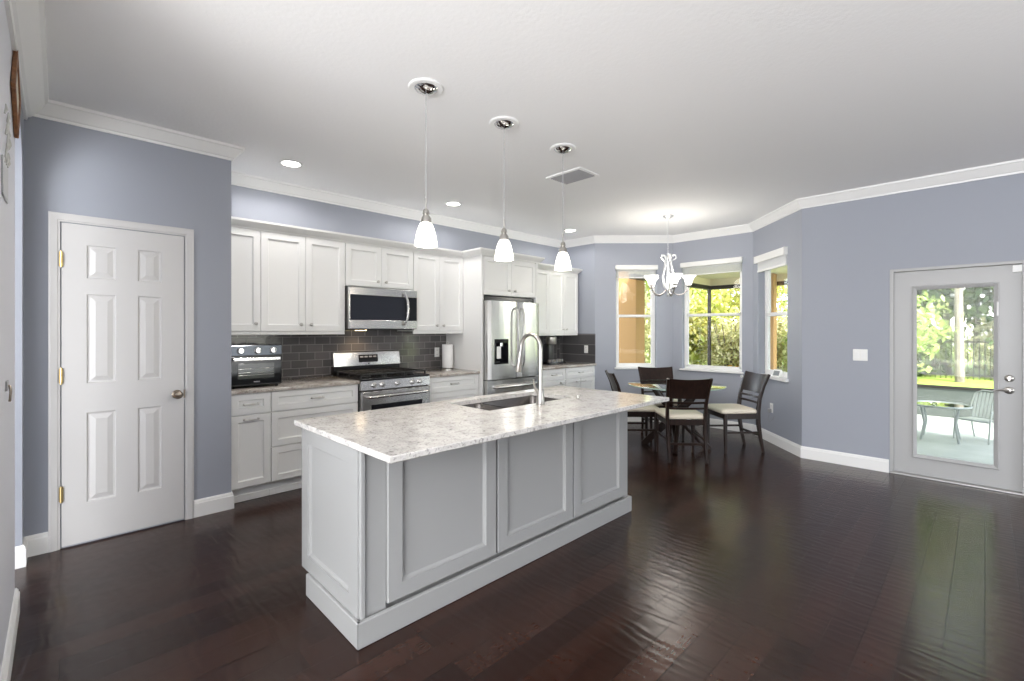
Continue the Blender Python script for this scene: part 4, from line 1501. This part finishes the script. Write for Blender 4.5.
def leaves(mb_, c, rad, n, size, rng, droop=.3, long=1.0):
    for _ in range(n):
        while True:
            p = Vector((rng.uniform(-1, 1), rng.uniform(-1, 1), rng.uniform(-1, 1)))
            if .12 < p.length < 1:
                break
        p = p * (.55 + .45 * rng.random())
        q = Vector((c[0] + p.x * rad[0], c[1] + p.y * rad[1], c[2] + p.z * rad[2]))
        a, b_ = rng.uniform(0, 2 * PI), rng.uniform(-1.1, .8)
        u = Vector((math.cos(a) * math.cos(b_), math.sin(a) * math.cos(b_), math.sin(b_)))
        w_ = u.cross(Vector((rng.uniform(-.5, .5), rng.uniform(-.5, .5), 1))).normalized()
        s = size * rng.uniform(.6, 1.4)
        t_ = u * s * long
        d_ = w_ * s * .32
        up = u.cross(w_) * s * .12
        vs = [mb_.bm.verts.new(x) for x in (q, q + t_ * .5 + d_ + up, q + t_ - Vector((0, 0, s * droop)), q + t_ * .5 - d_ + up)]
        mb_.bm.faces.new(vs[:3])
        mb_.bm.faces.new([vs[0], vs[2], vs[3]])


def tree(name, label, x, y, hgt, cr, leafm, n, size, trunk=.10, cz=.62, clumps=7, seed=1, group='trees beyond the lawn', bare=False):
    rng = random.Random(seed)
    t = thing(name, label, 'tree', (x, y, PZ - .1), 0, group)
    MB().tube([(0, 0, 0), (.05, .03, hgt * .3), (-.03, .06, hgt * .6), (.04, 0, hgt * .9)], [trunk, trunk * .85, trunk * .7, trunk * .3], 10).build('trunk', bark, t)
    mb_ = MB()
    for q in range(clumps):
        c = (rng.uniform(-.6, .6) * cr, rng.uniform(-.6, .6) * cr, hgt * cz + rng.uniform(-.42, .36) * hgt * (1 - cz) * 2)
        leaves(mb_, c, (cr * .55, cr * .55, cr * .45), n // clumps, size, rng)
    mb_.build('crown', leafm, t, smooth=False)
    return t


def bush(name, label, x, y, rad, leafm, n, size, seed=1, long=1.0, z=0, group=None):
    rng = random.Random(seed)
    t = thing(name, label, 'shrub', (x, y, PZ - .1), 0, group)
    mb_ = MB()
    for q in range(6):
        a = rng.uniform(0, 2 * PI)
        mb_.tube([(0, 0, 0), (math.cos(a) * rad[0] * .3, math.sin(a) * rad[1] * .3, rad[2] * .8), (math.cos(a) * rad[0] * .6, math.sin(a) * rad[1] * .6, rad[2] * 1.5)], [.03, .02, .008], 6)
    mb_.build('stems', bark, t)
    mb_ = MB()
    for q in range(5):
        c = (rng.uniform(-.4, .4) * rad[0], rng.uniform(-.4, .4) * rad[1], z + rad[2] * rng.uniform(.6, 1.4))
        leaves(mb_, c, (rad[0] * .7, rad[1] * .7, rad[2] * .7), n // 5, size, rng, .3, long)
    mb_.build('foliage', leafm, t, smooth=False)
    return t


# planting just beyond the screen, seen by the bay windows
spec = [(11.9, 5.6, (1.3, 1.3, 1.5), lf_yel, .16), (11.6, 4.3, (1.0, 1.0, 1.1), lf_pale, .12), (11.7, 3.2, (1.0, 1.0, 1.3), lf_pale, .13),
        (11.5, 2.4, (.9, .9, 1.0), lf_mid, .13), (10.6, 5.8, (1.2, 1.1, 1.4), lf_pale, .13), (13.6, 4.6, (1.8, 1.8, 2.2), lf_yel, .18), (13.8, 7.2, (2.0, 2.0, 2.4), lf_mid, .18),
        (9.2, 7.0, (1.3, 1.2, 1.6), lf_mid, .15), (11.2, 3.75, (.45, .45, .42), lf_red, .10)]
labs = ['tall yellow-green bush behind the lanai corner', 'low pale bush right behind the lanai corner post', 'pale dry bush beyond the middle window',
        'green bush at the right in the middle window', 'pale bush at the left of the lanai corner', 'large yellow-green shrub further back in the middle window', 'large green shrub far behind the lanai corner',
        'green shrub seen past the broad tan column', 'small orange-red leaved plant low in the middle window']
for i, ((x, y, rad, lm, sz), lab) in enumerate(zip(spec, labs)):
    bush('garden_shrub' if i < 8 else 'croton_plant', lab, x, y, rad, lm, 4200 if i < 8 else 500, sz * (.72 if i < 8 else 1), 10 + i, 1.3, group='shrubs outside the bay windows')
tr = [(16.0, 7.5, 7.0, 3.0, lf_yel, 'bright yellow-green tree behind the shrubs of the middle window', .6),
      (16.5, 3.2, 7.0, 2.8, lf_mid, 'green tree between the middle window and the glazed door', .55),
      (12.2, 10.5, 6.5, 2.8, lf_mid, 'green tree behind the broad tan column', .55),
      (21.5, 3.2, 8.0, 3.2, lf_dark, 'dark tree at the left in the glazed door', .5),
      (21.6, .9, 8.5, 3.2, lf_dark, 'mid green tree behind the pale trunk in the glazed door', .5),
      (21.2, -1.4, 8.0, 3.0, lf_dark, 'dark green tree at the right in the glazed door', .5),
      (25.0, 5.5, 9.5, 3.8, lf_mid, 'tall green tree far behind the fence on the left', .5),
      (25.5, 0.2, 9.5, 3.8, lf_dark, 'tall sunlit tree far behind the fence in the centre', .5),
      (25.0, -4.5, 9.5, 3.8, lf_mid, 'tall green tree far behind the fence on the right', .5)]
for i, (x, y, hh, cr, lm, lab, cz) in enumerate(tr):
    tree('garden_tree', lab, x, y, hh, cr, lm, 8000, .17 if x < 20 else .30, .12, cz, 9, 40 + i)
for i, (x, y, lm, lab) in enumerate(((20.6, 2.6, lf_pale, 'pale bush behind the fence at the left in the glazed door'), (20.8, 1.2, lf_mid, 'green bush behind the fence near the pale trunk'), (20.7, -.2, lf_pale, 'pale bush behind the fence in the centre of the glazed door'), (20.8, -1.6, lf_mid, 'green bush behind the fence at the right in the glazed door'))):
    bush('hedge_shrub', lab, x, y, (1.1, 1.1, 1.1), lm, 1800, .15, 80 + i, group='shrubs behind the fence')
tree('tall_tree', 'pale straight tree trunk standing in front of the fence', 18.3, .50, 9.5, 1.6, lf_mid, 1500, .22, .11, .82, 5, 99)
